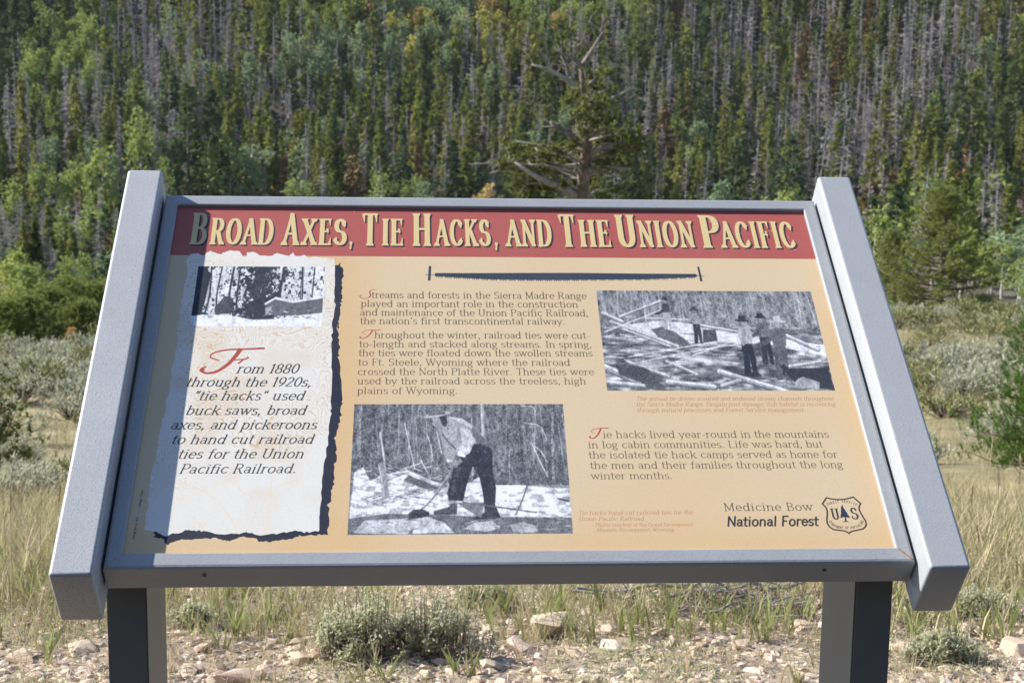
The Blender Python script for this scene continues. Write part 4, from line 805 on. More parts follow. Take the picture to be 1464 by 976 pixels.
STY = {  # pen half width, pen half height (of cap height), serif length, serif height, slant, letter space
 'T': (.142, .034, .080, .055, 0, .17), 'B': (.052, .03, .10, .035, 0, .04), 'I': (.064, .034, .10, .04, .28, .05),
 'C': (.056, .03, .09, .035, .26, .04), 'M': (.052, .03, .10, .04, 0, .07), 'N': (.08, .08, 0, 0, .2, .03),
 'D': (.06, .05, 0, 0, .2, .03), 'U': (.075, .035, .13, .05, 0, .06)}
def text(cov, s, sty, xl, yl, xr, yr, cap):
    pw, ph, sl, sh, slant, sp = STY[sty]
    tot = sum(glyph(c)[0]+sp for c in s)-sp
    dx, dy = xr-xl, yr-yl; ln = math.hypot(dx, dy); ca, sa = dx/ln, dy/ln
    kx = ln/tot*KP; ky = cap*KP
    # pen: keep its width tied to the cap height, whatever the fit to the line's length
    rw = pw*(ky if sty != 'T' else kx); asp = (ph*ky)/rw
    X0, Y0 = xl*KP, yl*KP; pen = 0
    def P(x, y):
        u = x*kx+slant*y*ky; v = -y*ky
        return X0+u*ca-v*sa, Y0+u*sa+v*ca
    for ch in s:
        w, S, F = glyph(ch)
        for f, pts in S:
            q = [P(pen+x, y if ch in 'bdfhkl' or y < .67 else y) for x, y in pts]
            cov.line(q, max(rw*(f if sty != 'N' else 1), .75), asp=asp if f == 1 or sty == 'N' else max(asp, min(1.6, asp/f)))
        if sl:
            hw = rw/kx
            for t in F:
                if t[0] == '^' and (ch in 'CSG' and sty in 'TU'):
                    x, y, d = map(float, t[1:].split(',')); x += pen
                    cov.poly([P(x-hw*1.3, y), P(x+hw*.5, y+d*.1), P(x+hw*.5, y-d*.5), P(x+hw*.1, y-d*.75), P(x-hw*1.2, y-d*.2)])
                elif t[0] == '^':
                    x, y, d = map(float, t[1:].split(','))
                    x += pen; k = ph*1.2*(-1 if d < 0 else 1)
                    cov.poly([P(x-hw*.9, y-k*.3), P(x+hw*.28, y-k*.3), P(x+hw*.28, y+d*.95), P(x+hw*.05, y+d*.95)])
                else:
                    side = t[0] if t[0] in '<>' else ''
                    x, y = map(float, t.lstrip('<>').split(',')); x += pen
                    d = sh*2 if y < .02 else -sh*2; e = 1 if d > 0 else -1
                    l = sl if side != '>' else 0; r = sl if side != '<' else 0
                    yb = y-e*ph
                    cov.poly([P(x-hw*.9-l, yb), P(x+hw*.9+r, yb), P(x+hw*.9+r, yb+e*sh*.45), P(x+hw*.85, yb+d+e*.02), P(x-hw*.85, yb+d+e*.02), P(x-hw*.9-l, yb+e*sh*.45)])
        pen += w+sp

def rough(pts, rng, n=5, amp=1.1):        # torn edge between the measured points
    o = []
    for i in range(len(pts)):
        a, b = np.array(pts[i]), np.array(pts[(i+1) % len(pts)]); L_ = np.hypot(*(b-a))
        for k in range(n):
            t = k/n; j = rng.normal(0, amp*min(1, L_/12), 2) if k else 0
            o.append(tuple(a+(b-a)*t+j))
    return o

def lay(img, cov, col, op=1.0):
    a = (cov.a*op)[..., None]; img[:] = img*(1-a)+np.array(col, np.float32)*a

def script_cap(cov, box, kind):            # red swash initials
    (x0, y0), (x1, y1) = box; w, h = (x1-x0)*KP, (y1-y0)*KP
    P = lambda pts: [(x0*KP+x*w, y0*KP+y*h) for x, y in pts]
    r = h*.035
    if kind in 'FT':
        cov.line(P(spline([(.3, .5), (.16, .38), (.2, .2), (.42, .08), (.7, .05), (1, .02)])), r*.5, r*1.1)
        cov.line(P(spline([(.62, .08), (.55, .35), (.44, .66), (.28, .92), (.12, .98), (.02, .86), (.1, .74)])), r*1.9, r*.7)
        cov.seg(*P([(.04, .84)])[0], *P([(.06, .86)])[0], r*1.5, r*1.5)
        if kind == 'F':
            cov.line(P(spline([(.5, .5), (.62, .46), (.72, .44), (.76, .38)])), r*.6, r*.9)
            cov.line(P([(.7, .44), (.62, .6)]), r*.6, r*.8)
    else:
        cov.line(P(spline([(1, .1), (.85, .02), (.66, .12), (.62, .36), (.68, .6), (.6, .86), (.34, 1.0), (.1, .9), (.04, .72), (.14, .62)])), r*.6, r*1.0)
        cov.line(P(spline([(.66, .14), (.62, .36), (.68, .6), (.62, .82)])), r*1.2, r*1.8)

def photo_place(img, quad, g):             # g: grey picture, laid on the print rectangle
    q = np.array(quad)*KP; x0, y0 = q[:, 0].min(), q[:, 1].min()
    h, w = g.shape[:2]; TL, TR, BR, BL = q
    xa, xb = int(min(TL[0], BL[0])), int(max(TR[0], BR[0])); ya, yb = int(min(TL[1], TR[1])), int(max(BL[1], BR[1]))
    Y, X = np.mgrid[ya:yb, xa:xb]
    t = np.clip((Y-(TL[1]+TR[1])/2)/((BL[1]+BR[1])/2-(TL[1]+TR[1])/2), 0, .9999)
    l = TL[0]+(BL[0]-TL[0])*t; r = TR[0]+(BR[0]-TR[0])*t
    s = (X-l)/(r-l); ok = (s >= 0) & (s < 1)
    gx = np.clip(s*w, 0, w-1).astype(int); gy = (t*h).astype(int)
    v = g[gy, gx]; v = np.clip((v-.08)/.84, 0, 1)**1.5
    lo = np.array([.016, .024, .040]); hi = np.array([.74, .76, .82])
    col = lo+(hi-lo)*v[..., None]
    sub = img[ya:yb, xa:xb]; sub[ok] = col[ok]

class Pic(Cov):
    def __init__(s, w, h): super().__init__(w, h); s.g = np.full((h, w), .5, np.float32)
    def put(s, v, op=1.0): s.g = s.g*(1-s.a*op)+v*s.a*op; s.a[:] = 0
    def P(s, v, *pts): s.poly(pts); s.put(v)
    def L(s, v, r, *pts, r2=None): s.line(spline(pts, 4) if len(pts) > 2 else list(pts), r, r2); s.put(v)

def forest(p, y1, rng, n, base, lo, hi, x0=0, x1=None, streak=1.0):
    w, h = p.w, p.h; x1 = x1 or w
    nz = vnoise(h, w, 34, rng, 12)*.5+vnoise(h, w, 9, rng, 5)*.5
    p.g[:y1] = base+(nz[:y1]-.5)*1.0*streak*base*1.3
    for _ in range(n):
        x = rng.uniform(x0, x1); t = rng.uniform(-.1, .1); ya = rng.uniform(-40, y1*.5); yb = rng.uniform(y1*.55, y1*1.02)
        p.line([(x, ya), (x+t*(yb-ya), yb)], rng.uniform(.7, 2.6)); p.put(rng.uniform(lo, hi), .8)
    for _ in range(n*5):
        x = rng.uniform(x0, x1); y = rng.uniform(0, y1); a = rng.uniform(-1.3, 1.3)+1.57*rng.integers(0, 2); l = rng.uniform(12, 60)
        p.line(spline([(x, y), (x+l*.5*math.cos(a), y+l*.5*math.sin(a)+4), (x+l*math.cos(a), y+l*math.sin(a)+rng.uniform(-6, 16))], 3), .9, .5)
        p.put(rng.uniform(lo, hi), .55)

def blur(a, r):
    for ax in (0, 1):
        k = np.exp(-.5*(np.arange(-3*int(r+1), 3*int(r+1)+1)/r)**2); k /= k.sum()
        a = np.apply_along_axis(lambda m: np.convolve(np.pad(m, len(k)//2, 'edge'), k, 'valid'), ax, a)
    return a
def finish(p, rng, k=.16):
    p.g = blur(p.g, 2.2)                       # soft lens, then mottling at several scales so no patch stays flat
    for c, s in ((60, .10), (24, .09), (11, .07)): p.g = p.g*(1+(vnoise(p.h, p.w, c, rng, c*.7)-.5)*2*s*1.4)+(vnoise(p.h, p.w, c*.6, rng)-.5)*s*.4
    nz = vnoise(p.h, p.w, 5, rng)*.6+vnoise(p.h, p.w, 2.2, rng)*.4
    return np.clip(p.g+(nz-.5)*k*2, 0, 1)

def picture_man():                         # man in a hat bent over a log with a broad axe, snow and spruces
    r = np.random.default_rng(3); p = Pic(1250, 780); p.g[:] = .5
    forest(p, 500, r, 60, .33, .35, .8)
    for x, wd in [(110, 60), (190, 34), (985, 26), (1180, 60), (60, 44)]:      # dark spruces
        for k in range(240):
            y = r.uniform(0, 480); s = wd*(.4+y/420); a = r.uniform(-1, 1)
            p.line([(x+a*s*.3, y), (x+a*s, y+r.uniform(8, 34))], 1.8, .6); p.put(r.uniform(.08, .3), .7)
    # snow
    p.P(.93, (0, 780), (20, 420), (70, 390), (110, 470), (200, 430), (330, 410), (480, 480), (640, 500), (760, 440), (830, 500), (960, 500), (1180, 520), (1250, 520), (1250, 780))
    nz = vnoise(780, 1250, 16, r, 40); m_ = (nz > .6); m_[:400] = False; p.g[m_] = p.g[m_]*.55+.12
    for _ in range(150):
        x = r.uniform(0, 560); y = r.uniform(380, 620); l = r.uniform(20, 110); a = r.uniform(-.5, .5)
        p.line([(x, y), (x+l, y+a*l)], r.uniform(.8, 3)); p.put(r.choice([.15, .3, .6, .95]), .7)
    p.L(.75, 5, (160, 180), (185, 330), (205, 520)); p.L(.5, 18, (172, 380), (205, 560)); p.L(.72, 3, (160, 380), (195, 560))
    for a in [((300, 120), (330, 250), (365, 400)), ((430, 180), (455, 260), (470, 350)), ((490, 170), (505, 240), (520, 310)), ((1050, 250), (1090, 360), (1130, 450)), ((400, 350), (420, 390), (440, 430))]:
        p.L(.85, 2.6, *a)
    for a in [((1000, 10), (1070, 20), (1075, 80)), ((1010, 120), (1100, 140), (1140, 230)), ((1060, 260), (1100, 300), (1135, 370))]: p.L(.85, 2.2, *a)
    p.L(.55, 9, (760, 0), (765, 200)); p.L(.7, 3, (757, 0), (762, 200))
    p.P(.3, (330, 440), (480, 500), (520, 530), (420, 520), (300, 470))
    # log and chips at the front
    p.P(.34, (0, 690), (200, 662), (420, 668), (700, 680), (1250, 690), (1250, 780), (0, 780))
    p.P(.68, (30, 770), (90, 700), (330, 690), (360, 740), (330, 778)); p.P(.74, (340, 700), (440, 680), (540, 720), (590, 770), (360, 775))
    p.P(.66, (640, 750), (700, 715), (800, 705), (850, 745), (760, 768)); p.P(.6, (900, 730), (980, 712), (1040, 735), (1060, 770), (920, 776))
    for _ in range(120):
        x = r.uniform(0, 1250); y = r.uniform(675, 775); l = r.uniform(10, 60)
        p.line([(x, y), (x+l, y+r.uniform(-8, 8))], r.uniform(.8, 2.4)); p.put(r.choice([.12, .2, .75]), .6)
    # axe: handle and head
    p.L(.42, 7, (590, 360), (560, 440), (480, 560), (400, 645)); p.L(.7, 2, (556, 440), (476, 558), (398, 640))
    p.P(.16, (330, 665), (360, 640), (410, 636), (450, 655), (448, 678), (380, 690), (345, 690))
    # legs, boots
    p.P(.13, (710, 255), (780, 240), (815, 290), (812, 420), (830, 520), (820, 625), (760, 630), (755, 560), (735, 450), (700, 385), (670, 470), (640, 590), (560, 590), (550, 545), (575, 450), (590, 380), (650, 300))
    p.P(.2, (600, 400), (640, 380), (610, 470), (585, 560), (566, 560)); p.P(.24, (470, 650), (560, 625), (570, 585), (608, 590), (606, 668), (480, 672))
    p.P(.5, (560, 590), (610, 588), (606, 606), (560, 606)); p.P(.15, (760, 625), (825, 620), (850, 690), (700, 700), (715, 670), (760, 660))
    p.P(.4, (700, 600), (760, 600), (740, 690), (660, 640), (600, 600))
    # torso, arms
    p.P(.52, (505, 88), (560, 78), (640, 88), (700, 130), (770, 210), (795, 270), (735, 245), (690, 262), (655, 330), (600, 320), (560, 355), (545, 350), (525, 270), (500, 150))
    p.P(.52, (505, 140), (560, 170), (610, 260), (590, 350), (545, 350), (520, 250)); p.P(.74, (560, 80), (640, 92), (700, 135), (730, 180), (690, 150), (620, 110))
    p.P(.34, (700, 140), (770, 215), (790, 265), (735, 245), (700, 200)); p.P(.7, (625, 150), (680, 160), (716, 230), (680, 310), (640, 330), (615, 300), (640, 240))
    p.L(.25, 5, (525, 190), (560, 240), (600, 280)); p.P(.92, (615, 300), (660, 318), (655, 334), (612, 322)); p.P(.9, (545, 345), (590, 352), (588, 366), (550, 362))
    p.P(.45, (555, 366), (630, 335), (640, 360), (600, 395), (570, 400))
    # head, hat
    p.P(.48, (452, 78), (520, 72), (520, 130), (490, 150), (465, 130), (470, 100)); p.P(.14, (505, 75), (548, 72), (552, 120), (540, 150), (520, 128))
    p.P(.33, (440, 20), (470, 8), (520, 14), (542, 52), (545, 74), (440, 80), (436, 50)); p.P(.66, (405, 86), (440, 62), (560, 46), (570, 58), (520, 74), (430, 88))
    p.P(.3, (440, 62), (540, 50), (545, 64), (440, 74))
    for _ in range(60):
        x = r.uniform(560, 780); y = 90+(x-560)*.6+r.uniform(0, 120); p.line([(x, y), (x+r.uniform(-14, 6), y+r.uniform(14, 46))], 1.6); p.put(r.choice([.3, .8]), .25)
    p.L(.3, 4, (1010, 500), (975, 590), (935, 672)); p.L(.3, 4, (640, 600), (800, 622), (1050, 660)); p.L(.25, 5, (1180, 580), (1240, 596))
    return finish(p, r)

def picture_drive():                       # men poling logs down a stream
    r = np.random.default_rng(5); p = Pic(1190, 540); p.g[:] = .3
    forest(p, 210, r, 90, .4, .35, .85)
    for _ in range(700):
        x = r.uniform(500, 1190); y = r.uniform(60, 300); a = r.uniform(-.9, .9); l = r.uniform(10, 50)
        p.line([(x, y), (x+l*math.cos(a), y+l*math.sin(a))], .9); p.put(r.choice([.2, .3, .65, .8]), .5)
    nz = vnoise(540, 1190, 10, r, 46)*.6+vnoise(540, 1190, 30, r, 90)*.4
    p.g[200:] = np.where(np.arange(200, 540)[:, None] > 215+nz[200:]*40, .16+nz[200:]**2*.95, p.g[200:])
    p.P(.82, (60, 200), (330, 165), (560, 190), (700, 225), (820, 240), (1190, 300), (1190, 360), (900, 300), (560, 280), (420, 300), (250, 250))
    for _ in range(260):
        x = r.uniform(0, 1190); y = r.uniform(200, 420); l = r.uniform(20, 120)
        p.line([(x, y), (x+l, y+r.uniform(-6, 10))], r.uniform(.8, 3)); p.put(r.choice([.1, .25, .7, .92, .95]), .6)
    p.P(.3, (270, 215), (330, 200), (400, 230), (470, 290), (440, 300), (330, 290)); p.P(.2, (550, 215), (620, 215), (620, 285), (540, 290))
    logs = [((110, 145), (370, 45), 8), ((20, 125), (120, 175), 13), ((60, 175), (400, 310), 13), ((120, 215), (360, 310), 8), ((520, 190), (820, 240), 9), ((1000, 250), (1150, 325), 13),
            ((600, 445), (960, 560), 18), ((120, 390), (330, 470), 10), ((0, 420), (170, 500), 20), ((0, 500), (190, 520), 14), ((330, 390), (480, 460), 10), ((960, 420), (1150, 390), 10), ((600, 520), (700, 490), 12), ((320, 500), (560, 525), 16)]
    for a, b, w in logs:
        p.L(.3, w, a, b); p.L(.84, w*.65, (a[0], a[1]-w*.25), (b[0], b[1]-w*.25)); p.L(.5, w*.25, (a[0], a[1]+w*.1), (b[0], b[1]+w*.1))
    p.P(.2, (60, 400), (200, 420), (290, 480), (250, 530), (180, 500), (70, 460)); p.P(.1, (900, 430), (1180, 420), (1190, 540), (1000, 520))
    p.P(.55, (970, 490), (1040, 470), (1120, 500), (1110, 530), (1000, 530))
    for a in [((20, 230), (340, 105)), ((130, 365), (560, 290), (740, 262)), ((190, 392), (560, 320), (860, 275)), ((340, 405), (640, 300), (770, 262)), ((250, 150), (520, 160))]: p.L(.86, 2.6, *a)
    def man(x, y, s, face, shirt, legs, arm, lean=0):
        p.P(legs, (x-22*s+lean*.4, y+60*s), (x+22*s+lean*.4, y+58*s), (x+24*s, y+120*s), (x+20*s, y+180*s), (x+26*s, y+190*s), (x+4*s, y+190*s), (x+2*s, y+110*s), (x-6*s, y+190*s), (x-30*s, y+190*s), (x-22*s, y+120*s))
        p.P(shirt, (x-14*s+lean, y-4*s), (x+16*s+lean, y-2*s), (x+30*s+lean*.7, y+20*s), (x+24*s+lean*.4, y+66*s), (x-22*s+lean*.4, y+66*s), (x-28*s+lean*.7, y+20*s))
        p.L(shirt*.85, 8*s, (x+lean, y+14*s), (x+arm[0]*.5, y+arm[1]*.7+8), (x+arm[0], y+arm[1]))
        p.P(.5, (x-11*s+lean, y-26*s), (x+11*s+lean, y-26*s), (x+9*s+lean, y-2*s), (x-8*s+lean, y-2*s))
        p.P(face, (x-30*s+lean, y-26*s), (x-14*s+lean, y-34*s), (x-10*s+lean, y-48*s), (x+12*s+lean, y-48*s), (x+16*s+lean, y-34*s), (x+32*s+lean, y-24*s), (x, y-22*s))
    man(367, 67, .78, .15, .2, .62, (-60, 60)); man(520, 127, .88, .18, .55, .15, (-45, 42)); man(875, 178, 1.2, .1, .3, .12, (-60, 70))
    man(773, 202, 1.38, .14, .62, .08, (-20, 90)); man(940, 208, 1.47, .66, .30, .26, (-130, 100), 22)
    p.P(.12, (950, 400), (1010, 480), (985, 500), (930, 420)); p.P(.12, (740, 450), (800, 440), (820, 470), (745, 472))
    return finish(p, r, .13)

def picture_cabin():                       # low cabin in the snow under bare trees
    r = np.random.default_rng(9); p = Pic(900, 420); p.g[:] = .85
    nz = vnoise(420, 900, 26, r, 22)*.5+vnoise(420, 900, 8, r)*.5
    dens = .48+.16*np.sin(np.linspace(0, 9, 900))[None, :]-.1*np.exp(-((np.arange(900)-430)/90.)**2)[None, :]-.3*np.exp(-((np.arange(900)-20)/60.)**2)[None, :]
    p.g = np.where(nz > dens+.06*(1-np.arange(420)[:, None]/420), .14, .88).astype(np.float32); p.g[nz < dens] = .82
    for x in [95, 255, 430, 450, 480, 740, 745, 830, 300, 170, 610]:
        p.L(.15, r.uniform(3, 9), (x, 0), (x+r.uniform(-14, 14), 200), (x+r.uniform(-10, 10), 330))
    for _ in range(260):
        x = r.uniform(0, 900); y = r.uniform(0, 260); l = r.uniform(10, 60); a = r.uniform(-1, 1)-1.2
        p.line([(x, y), (x+l*math.cos(a), y+l*math.sin(a))], 1.3); p.put(r.choice([.2, .35]), .6)
    p.P(.1, (0, 0), (60, 0), (95, 60), (80, 250), (60, 350), (0, 360)); p.P(.2, (150, 300), (210, 210), (260, 220), (300, 330), (160, 340))
    p.P(.3, (480, 270), (560, 225), (660, 250), (900, 220), (900, 340), (560, 350)); p.P(.9, (490, 262), (570, 215), (700, 245), (900, 205), (900, 222), (690, 258), (565, 232), (500, 275))
    p.P(.12, (300, 310), (430, 230), (520, 290), (560, 370), (360, 370)); p.P(.5, (500, 290), (545, 280), (545, 340), (505, 345))
    p.P(.94, (0, 350), (120, 340), (300, 352), (420, 376), (560, 372), (700, 350), (900, 326), (900, 420), (0, 420))
    for _ in range(70):
        x = r.uniform(60, 880); y = r.uniform(290, 366); p.line([(x, y), (x+r.uniform(-20, 30), y+r.uniform(-16, 6))], r.uniform(1, 4)); p.put(r.choice([.1, .2, .9]), .6)
    return finish(p, r, .1)

def paint_print():
    img = np.zeros((PH, PW, 3), np.float32)
    rg = np.random.default_rng(1)
    n1 = vnoise(PH, PW, 420, rg); n2 = vnoise(PH, PW, 3.0, rg)
    cream = np.array([.60, .475, .315]); tan = np.array([.59, .41, .225])
    xg = np.linspace(0, 1, PW)[None, :]; yg = np.linspace(0, 1, PH)[:, None]
    f = np.clip((n1-.42)*.7+.8*np.exp(-((xg-.255)/.05)**2)+.8*np.clip((yg-.9)*9, 0, 1)+.7*np.clip((xg-.955)*18, 0, 1)+.3*np.clip((.1-xg)*9, 0, 1), 0, 1)
    img[:] = cream+(tan-cream)*f[..., None]
    S = lambda pts: [(x*KP, y*KP) for x, y in pts]
    c = Cov(PW, PH); yb = 100.6; c.poly(S([(-5, -5), (905, -5), (905, yb), (-5, yb)])); lay(img, c, (.37, .090, .082))
    c = Cov(PW, PH); c.poly(S(rough(ART['ink'], rg))); lay(img, c, (.016, .022, .040))
    c = Cov(PW, PH); c.poly(S(rough(ART['paper'], rg, 5, .8)))
    img[:] = img*(1-c.a[..., None])+np.array([.66, .65, .62])*c.a[..., None]; paper = c.a
    # faint map lines on the torn paper
    fld = vnoise(PH, PW, 210, rg)*.6+vnoise(PH, PW, 70, rg)*.28+vnoise(PH, PW, 24, rg)*.12
    msk = vnoise(PH, PW, 260, rg); line_ = np.clip(1-np.abs(((fld*22) % 1)-.5)*5, 0, 1)*np.clip((msk-.3)*3, 0, 1)+.28*np.clip((vnoise(PH, PW, 120, rg)-.5)*4, 0, 1)
    a = (line_*paper*.75*(1-.65*np.clip((yg-.83)*20, 0, 1)))[..., None]; img[:] = img*(1-a)+np.array([.55, .36, .17])*a
    c = Cov(PW, PH)
    for q in [[(40, 540), (75, 520), (110, 500), (140, 520), (200, 495)], [(25, 505), (60, 500), (90, 520), (120, 560), (135, 600)], [(150, 210), (165, 280), (150, 350), (162, 450), (158, 590)], [(30, 300), (60, 330), (80, 380), (110, 400)], [(32, 60+50), (90, 115), (150, 112), (210, 118)], [(60, 212), (100, 235), (150, 225), (215, 250)], [(165, 470), (200, 460), (212, 480)], [(80, 560), (100, 590)]]:
        c.line(spline(S([(x+rg.uniform(-4, 4), y+rg.uniform(-4, 4)) for x, y in q]), 10), 1.9)
    c.a *= paper; lay(img, c, (.74, .56, .36), .55)
    for nm, pic in (('photo1', picture_cabin), ('photo2', picture_man), ('photo3', picture_drive)): photo_place(img, ART[nm], pic())
    # title with its dark drop shade, then the running text
    c = Cov(PW, PH)
    for t, sty, xl, yl, xr, yr, cap in LINES:
        if sty == 'T': text(c, t, 'T', xl+1.2, 76.4, xr-2.6, 76.4, cap)
    sh = Cov(PW, PH); dx, dy = int(2.6*KP), int(3.4*KP)
    for k in range(1, 7): sh.a[dy*k//6:, dx*k//6:] = np.maximum(sh.a[dy*k//6:, dx*k//6:], c.a[:PH-dy*k//6, :PW-dx*k//6])
    lay(img, sh, (.018, .020, .034), .95); lay(img, c, (.62, .49, .25))
    cols = {'B': (.042, .034, .029), 'I': (.020, .023, .034), 'C': (.42, .17, .08), 'M': (.030, .027, .027), 'N': (.012, .016, .026), 'D': (.03, .025, .025)}
    for key, col in cols.items():
        c = Cov(PW, PH)
        for t, sty, xl, yl, xr, yr, cap in LINES:
            if sty != key: continue
            if sty != 'D': yl = yr = (yl+yr)/2
            text(c, t, sty, xl, yl, xr-(cap*.22 if sty in 'IC' else 0), yr, cap)
        lay(img, c, col, .9 if key in 'BC' else .97)
    c = Cov(PW, PH)
    script_cap(c, ART['F'], 'F'); script_cap(c, ART['dropS'], 'S'); script_cap(c, ART['dropT'], 'T'); script_cap(c, ART['dropT2'], 'T')
    lay(img, c, (.36, .055, .040))
    # crosscut saw
    c = Cov(PW, PH); c.poly(S(ART['sawtop']+ART['sawbot'])); c.poly(S(ART['sawh1'])); c.poly(S(ART['sawh2']))
    b = ART['sawbar']; c.line(S(b[:2]), 1.8); c.line(S(b[2:]), 1.8)
    bot = ART['sawbot'][::-1]; bx = [q[0] for q in bot]; by = [q[1] for q in bot]; x = bx[0]+1; k = 0
    while x < bx[-1]-2:
        y = float(np.interp(x, bx, by)); k += 1
        if k % 5: c.poly(S([(x, y-.6), (x+1.9, y-.6), (x+.95, y+3.6)]))
        x += 2.5
    lay(img, c, (.030, .045, .072))
    # forest service shield
    c = Cov(PW, PH); sp = spline(ART['shield']+ART['shield'][:1], 1)
    c.line(S(sp), 1.0*KP); c.poly(S(ART['trunk'])); lay(img, c, (.035, .030, .028))
    c = Cov(PW, PH); c.poly(S(ART['tree'])); lay(img, c, (.012, .022, .07))
    c = Cov(PW, PH)
    (ux0, uy0), (ux1, uy1) = ART['U']; (sx0, sy0), (sx1, sy1) = ART['S']
    text(c, 'U', 'U', ux0-.6, uy1, ux1+1.6, uy1, uy1-uy0); text(c, 'S', 'U', sx0-.8, sy1, sx1+.6, sy1, sy1-sy0)
    def along(word, path, cap):
        pts = spline(path, 8); d = [0]
        for i in range(1, len(pts)): d.append(d[-1]+math.dist(pts[i], pts[i-1]))
        n = len(word); 
        for i, ch in enumerate(word):
            if ch == ' ': continue
            s0 = d[-1]*(i+.08)/n; s1 = d[-1]*(i+.88)/n
            f = lambda s: (float(np.interp(s, d, [q[0] for q in pts])), float(np.interp(s, d, [q[1] for q in pts])))
            a_, b_ = f(s0), f(s1); text(c, ch, 'D', *a_, *b_, cap)
    along('FOREST SERVICE', ART['fs1'], 3.4); along('DEPARTMENT OF AGRICULTURE', ART['fs2'], 3.2)
    lay(img, c, (.035, .030, .028))
    # small bright scuffs and fine print grain
    for _ in range(26):
        x = rg.uniform(20, 890); y = rg.uniform(4, 95); c = None
        xi, yi = int(x*KP), int(y*KP); s = int(rg.integers(2, 5)); img[yi:yi+s, xi:xi+s] = (.75, .72, .7)
    img *= (1+(n2[..., None]-.5)*.10)
    return np.clip(img, 0, 1)
# ================================================================ the sign
TL = 0.63274; CT, ST_ = math.cos(TL), math.sin(TL)
W2, H2 = .45, .30303; FA, FB, FW, FD, GAP = .0193, .0212, .0050, .0388, .003
RWID, VT, VB, RW, RD = .0487, .3444, .3544, .0340, .0893
def metal(name, lo, hi, speck, rough, vs=900):
    m, nt, b = base(name, rough, .5)
    n1 = noise(nt, vs, 2, .6); n2 = noise(nt, 9, 8, .72); n3 = noise(nt, 330, 2, .5)
    c = ramp(nt, n2, [(.3, lo), (.7, hi)])
    f = mth(nt, 'MULTIPLY', step2(nt, .56, .68, n1), speck)
    nt.links.new(mix(nt, f, c, tuple(v*.35 for v in lo)), b.inputs['Base Color'])
    bump(nt, b, mth(nt, 'ADD', mth(nt, 'MULTIPLY', n3, .7), mth(nt, 'MULTIPLY', n1, .3)), .35, .0008); return m
def step2(nt, a, b_, v): m = nt.nodes.new('ShaderNodeMapRange'); m.inputs[1].default_value = a; m.inputs[2].default_value = b_; nt.links.new(v, m.inputs[0]); return m.outputs[0]
M_RAIL = metal('speckled_grey_powder_coat', (.35, .365, .39), (.41, .425, .45), .8, .42, 620)
M_RAIL2 = metal('grey_powder_coat', (.33, .345, .37), (.375, .39, .415), .35, .42, 700)
M_FRAME = metal('frame_powder_coat', (.29, .305, .33), (.34, .355, .38), .4, .40, 700)
M_POST = metal('post_powder_coat', (.12, .12, .125), (.15, .15, .155), .2, .5, 600)
M_SCREW = noisy('weathered_screw', [(.3, (.07, .06, .055)), (.7, (.16, .13, .11))], 300)
M_RUSTJ = noisy('rusty_joint', [(.3, (.20, .10, .05)), (.7, (.40, .26, .15))], 200)
sign = empty('interpretive_sign', (0, 0, 0))
tag(sign, 'grey metal interpretive sign titled Broad Axes, Tie Hacks, on two dark posts', 'sign')
PM = Matrix([[1, 0, 0, 0], [0, CT, -ST_, 0], [0, ST_, CT, ZP], [0, 0, 0, 1]])      # panel frame: u right, v up the slope, w out of the print
# the printed sheet
art = paint_print()
srgb = np.where(art < .0031308, art*12.92, 1.055*np.maximum(art, 1e-6)**(1/2.4)-.055)
img = bpy.data.images.new('sign_print', PW, PH, alpha=False)
px4 = np.ones((PH, PW, 4), np.float32); px4[..., :3] = srgb[::-1]; img.pixels.foreach_set(px4.ravel()); img.update(); img.pack(); del px4, srgb, art
m_print, nt, b = base('printed_sheet', .42, .22)
it = nt.nodes.new('ShaderNodeTexImage'); it.image = img; it.extension = 'EXTEND'
uvn = nt.nodes.new('ShaderNodeUVMap'); uvn.uv_map = 'UVMap'; nt.links.new(uvn.outputs[0], it.inputs[0])
nt.links.new(mix(nt, mth(nt, 'MULTIPLY', mth(nt, 'POWER', noise(nt, 7, 7, .7), 2.5), .16), it.outputs[0], (.52, .45, .36)), b.inputs['Base Color'])
bump(nt, b, noise(nt, 700, 2), .12, .0004)
m_edge = noisy('sheet_edge', [(.3, (.10, .09, .08)), (.7, (.2, .18, .15))], 50)
x, y, t = W2+.004, H2+.004, .006
vs = [(-x, -y, 0), (x, -y, 0), (x, y, 0), (-x, y, 0), (-x, -y, -t), (x, -y, -t), (x, y, -t), (-x, y, -t)]
fs = [(0, 1, 2, 3), (7, 6, 5, 4), (0, 4, 5, 1), (1, 5, 6, 2), (2, 6, 7, 3), (3, 7, 4, 0)]
me = bpy.data.meshes.new('print_panel'); me.from_pydata(vs, [], fs); me.materials.append(m_print); me.materials.append(m_edge)
uv = me.uv_layers.new(name='UVMap')
for p in me.polygons:
    p.material_index = 0 if p.index == 0 else 1
    for li in p.loop_indices:
        v = me.vertices[me.loops[li].vertex_index].co; uv.data[li].uv = ((v.x+W2)/(2*W2), (v.y+H2)/(2*H2))
o = link('print_panel', me, sign); o.matrix_local = PM; o['label'] = 'printed sheet with red title band and old photographs'
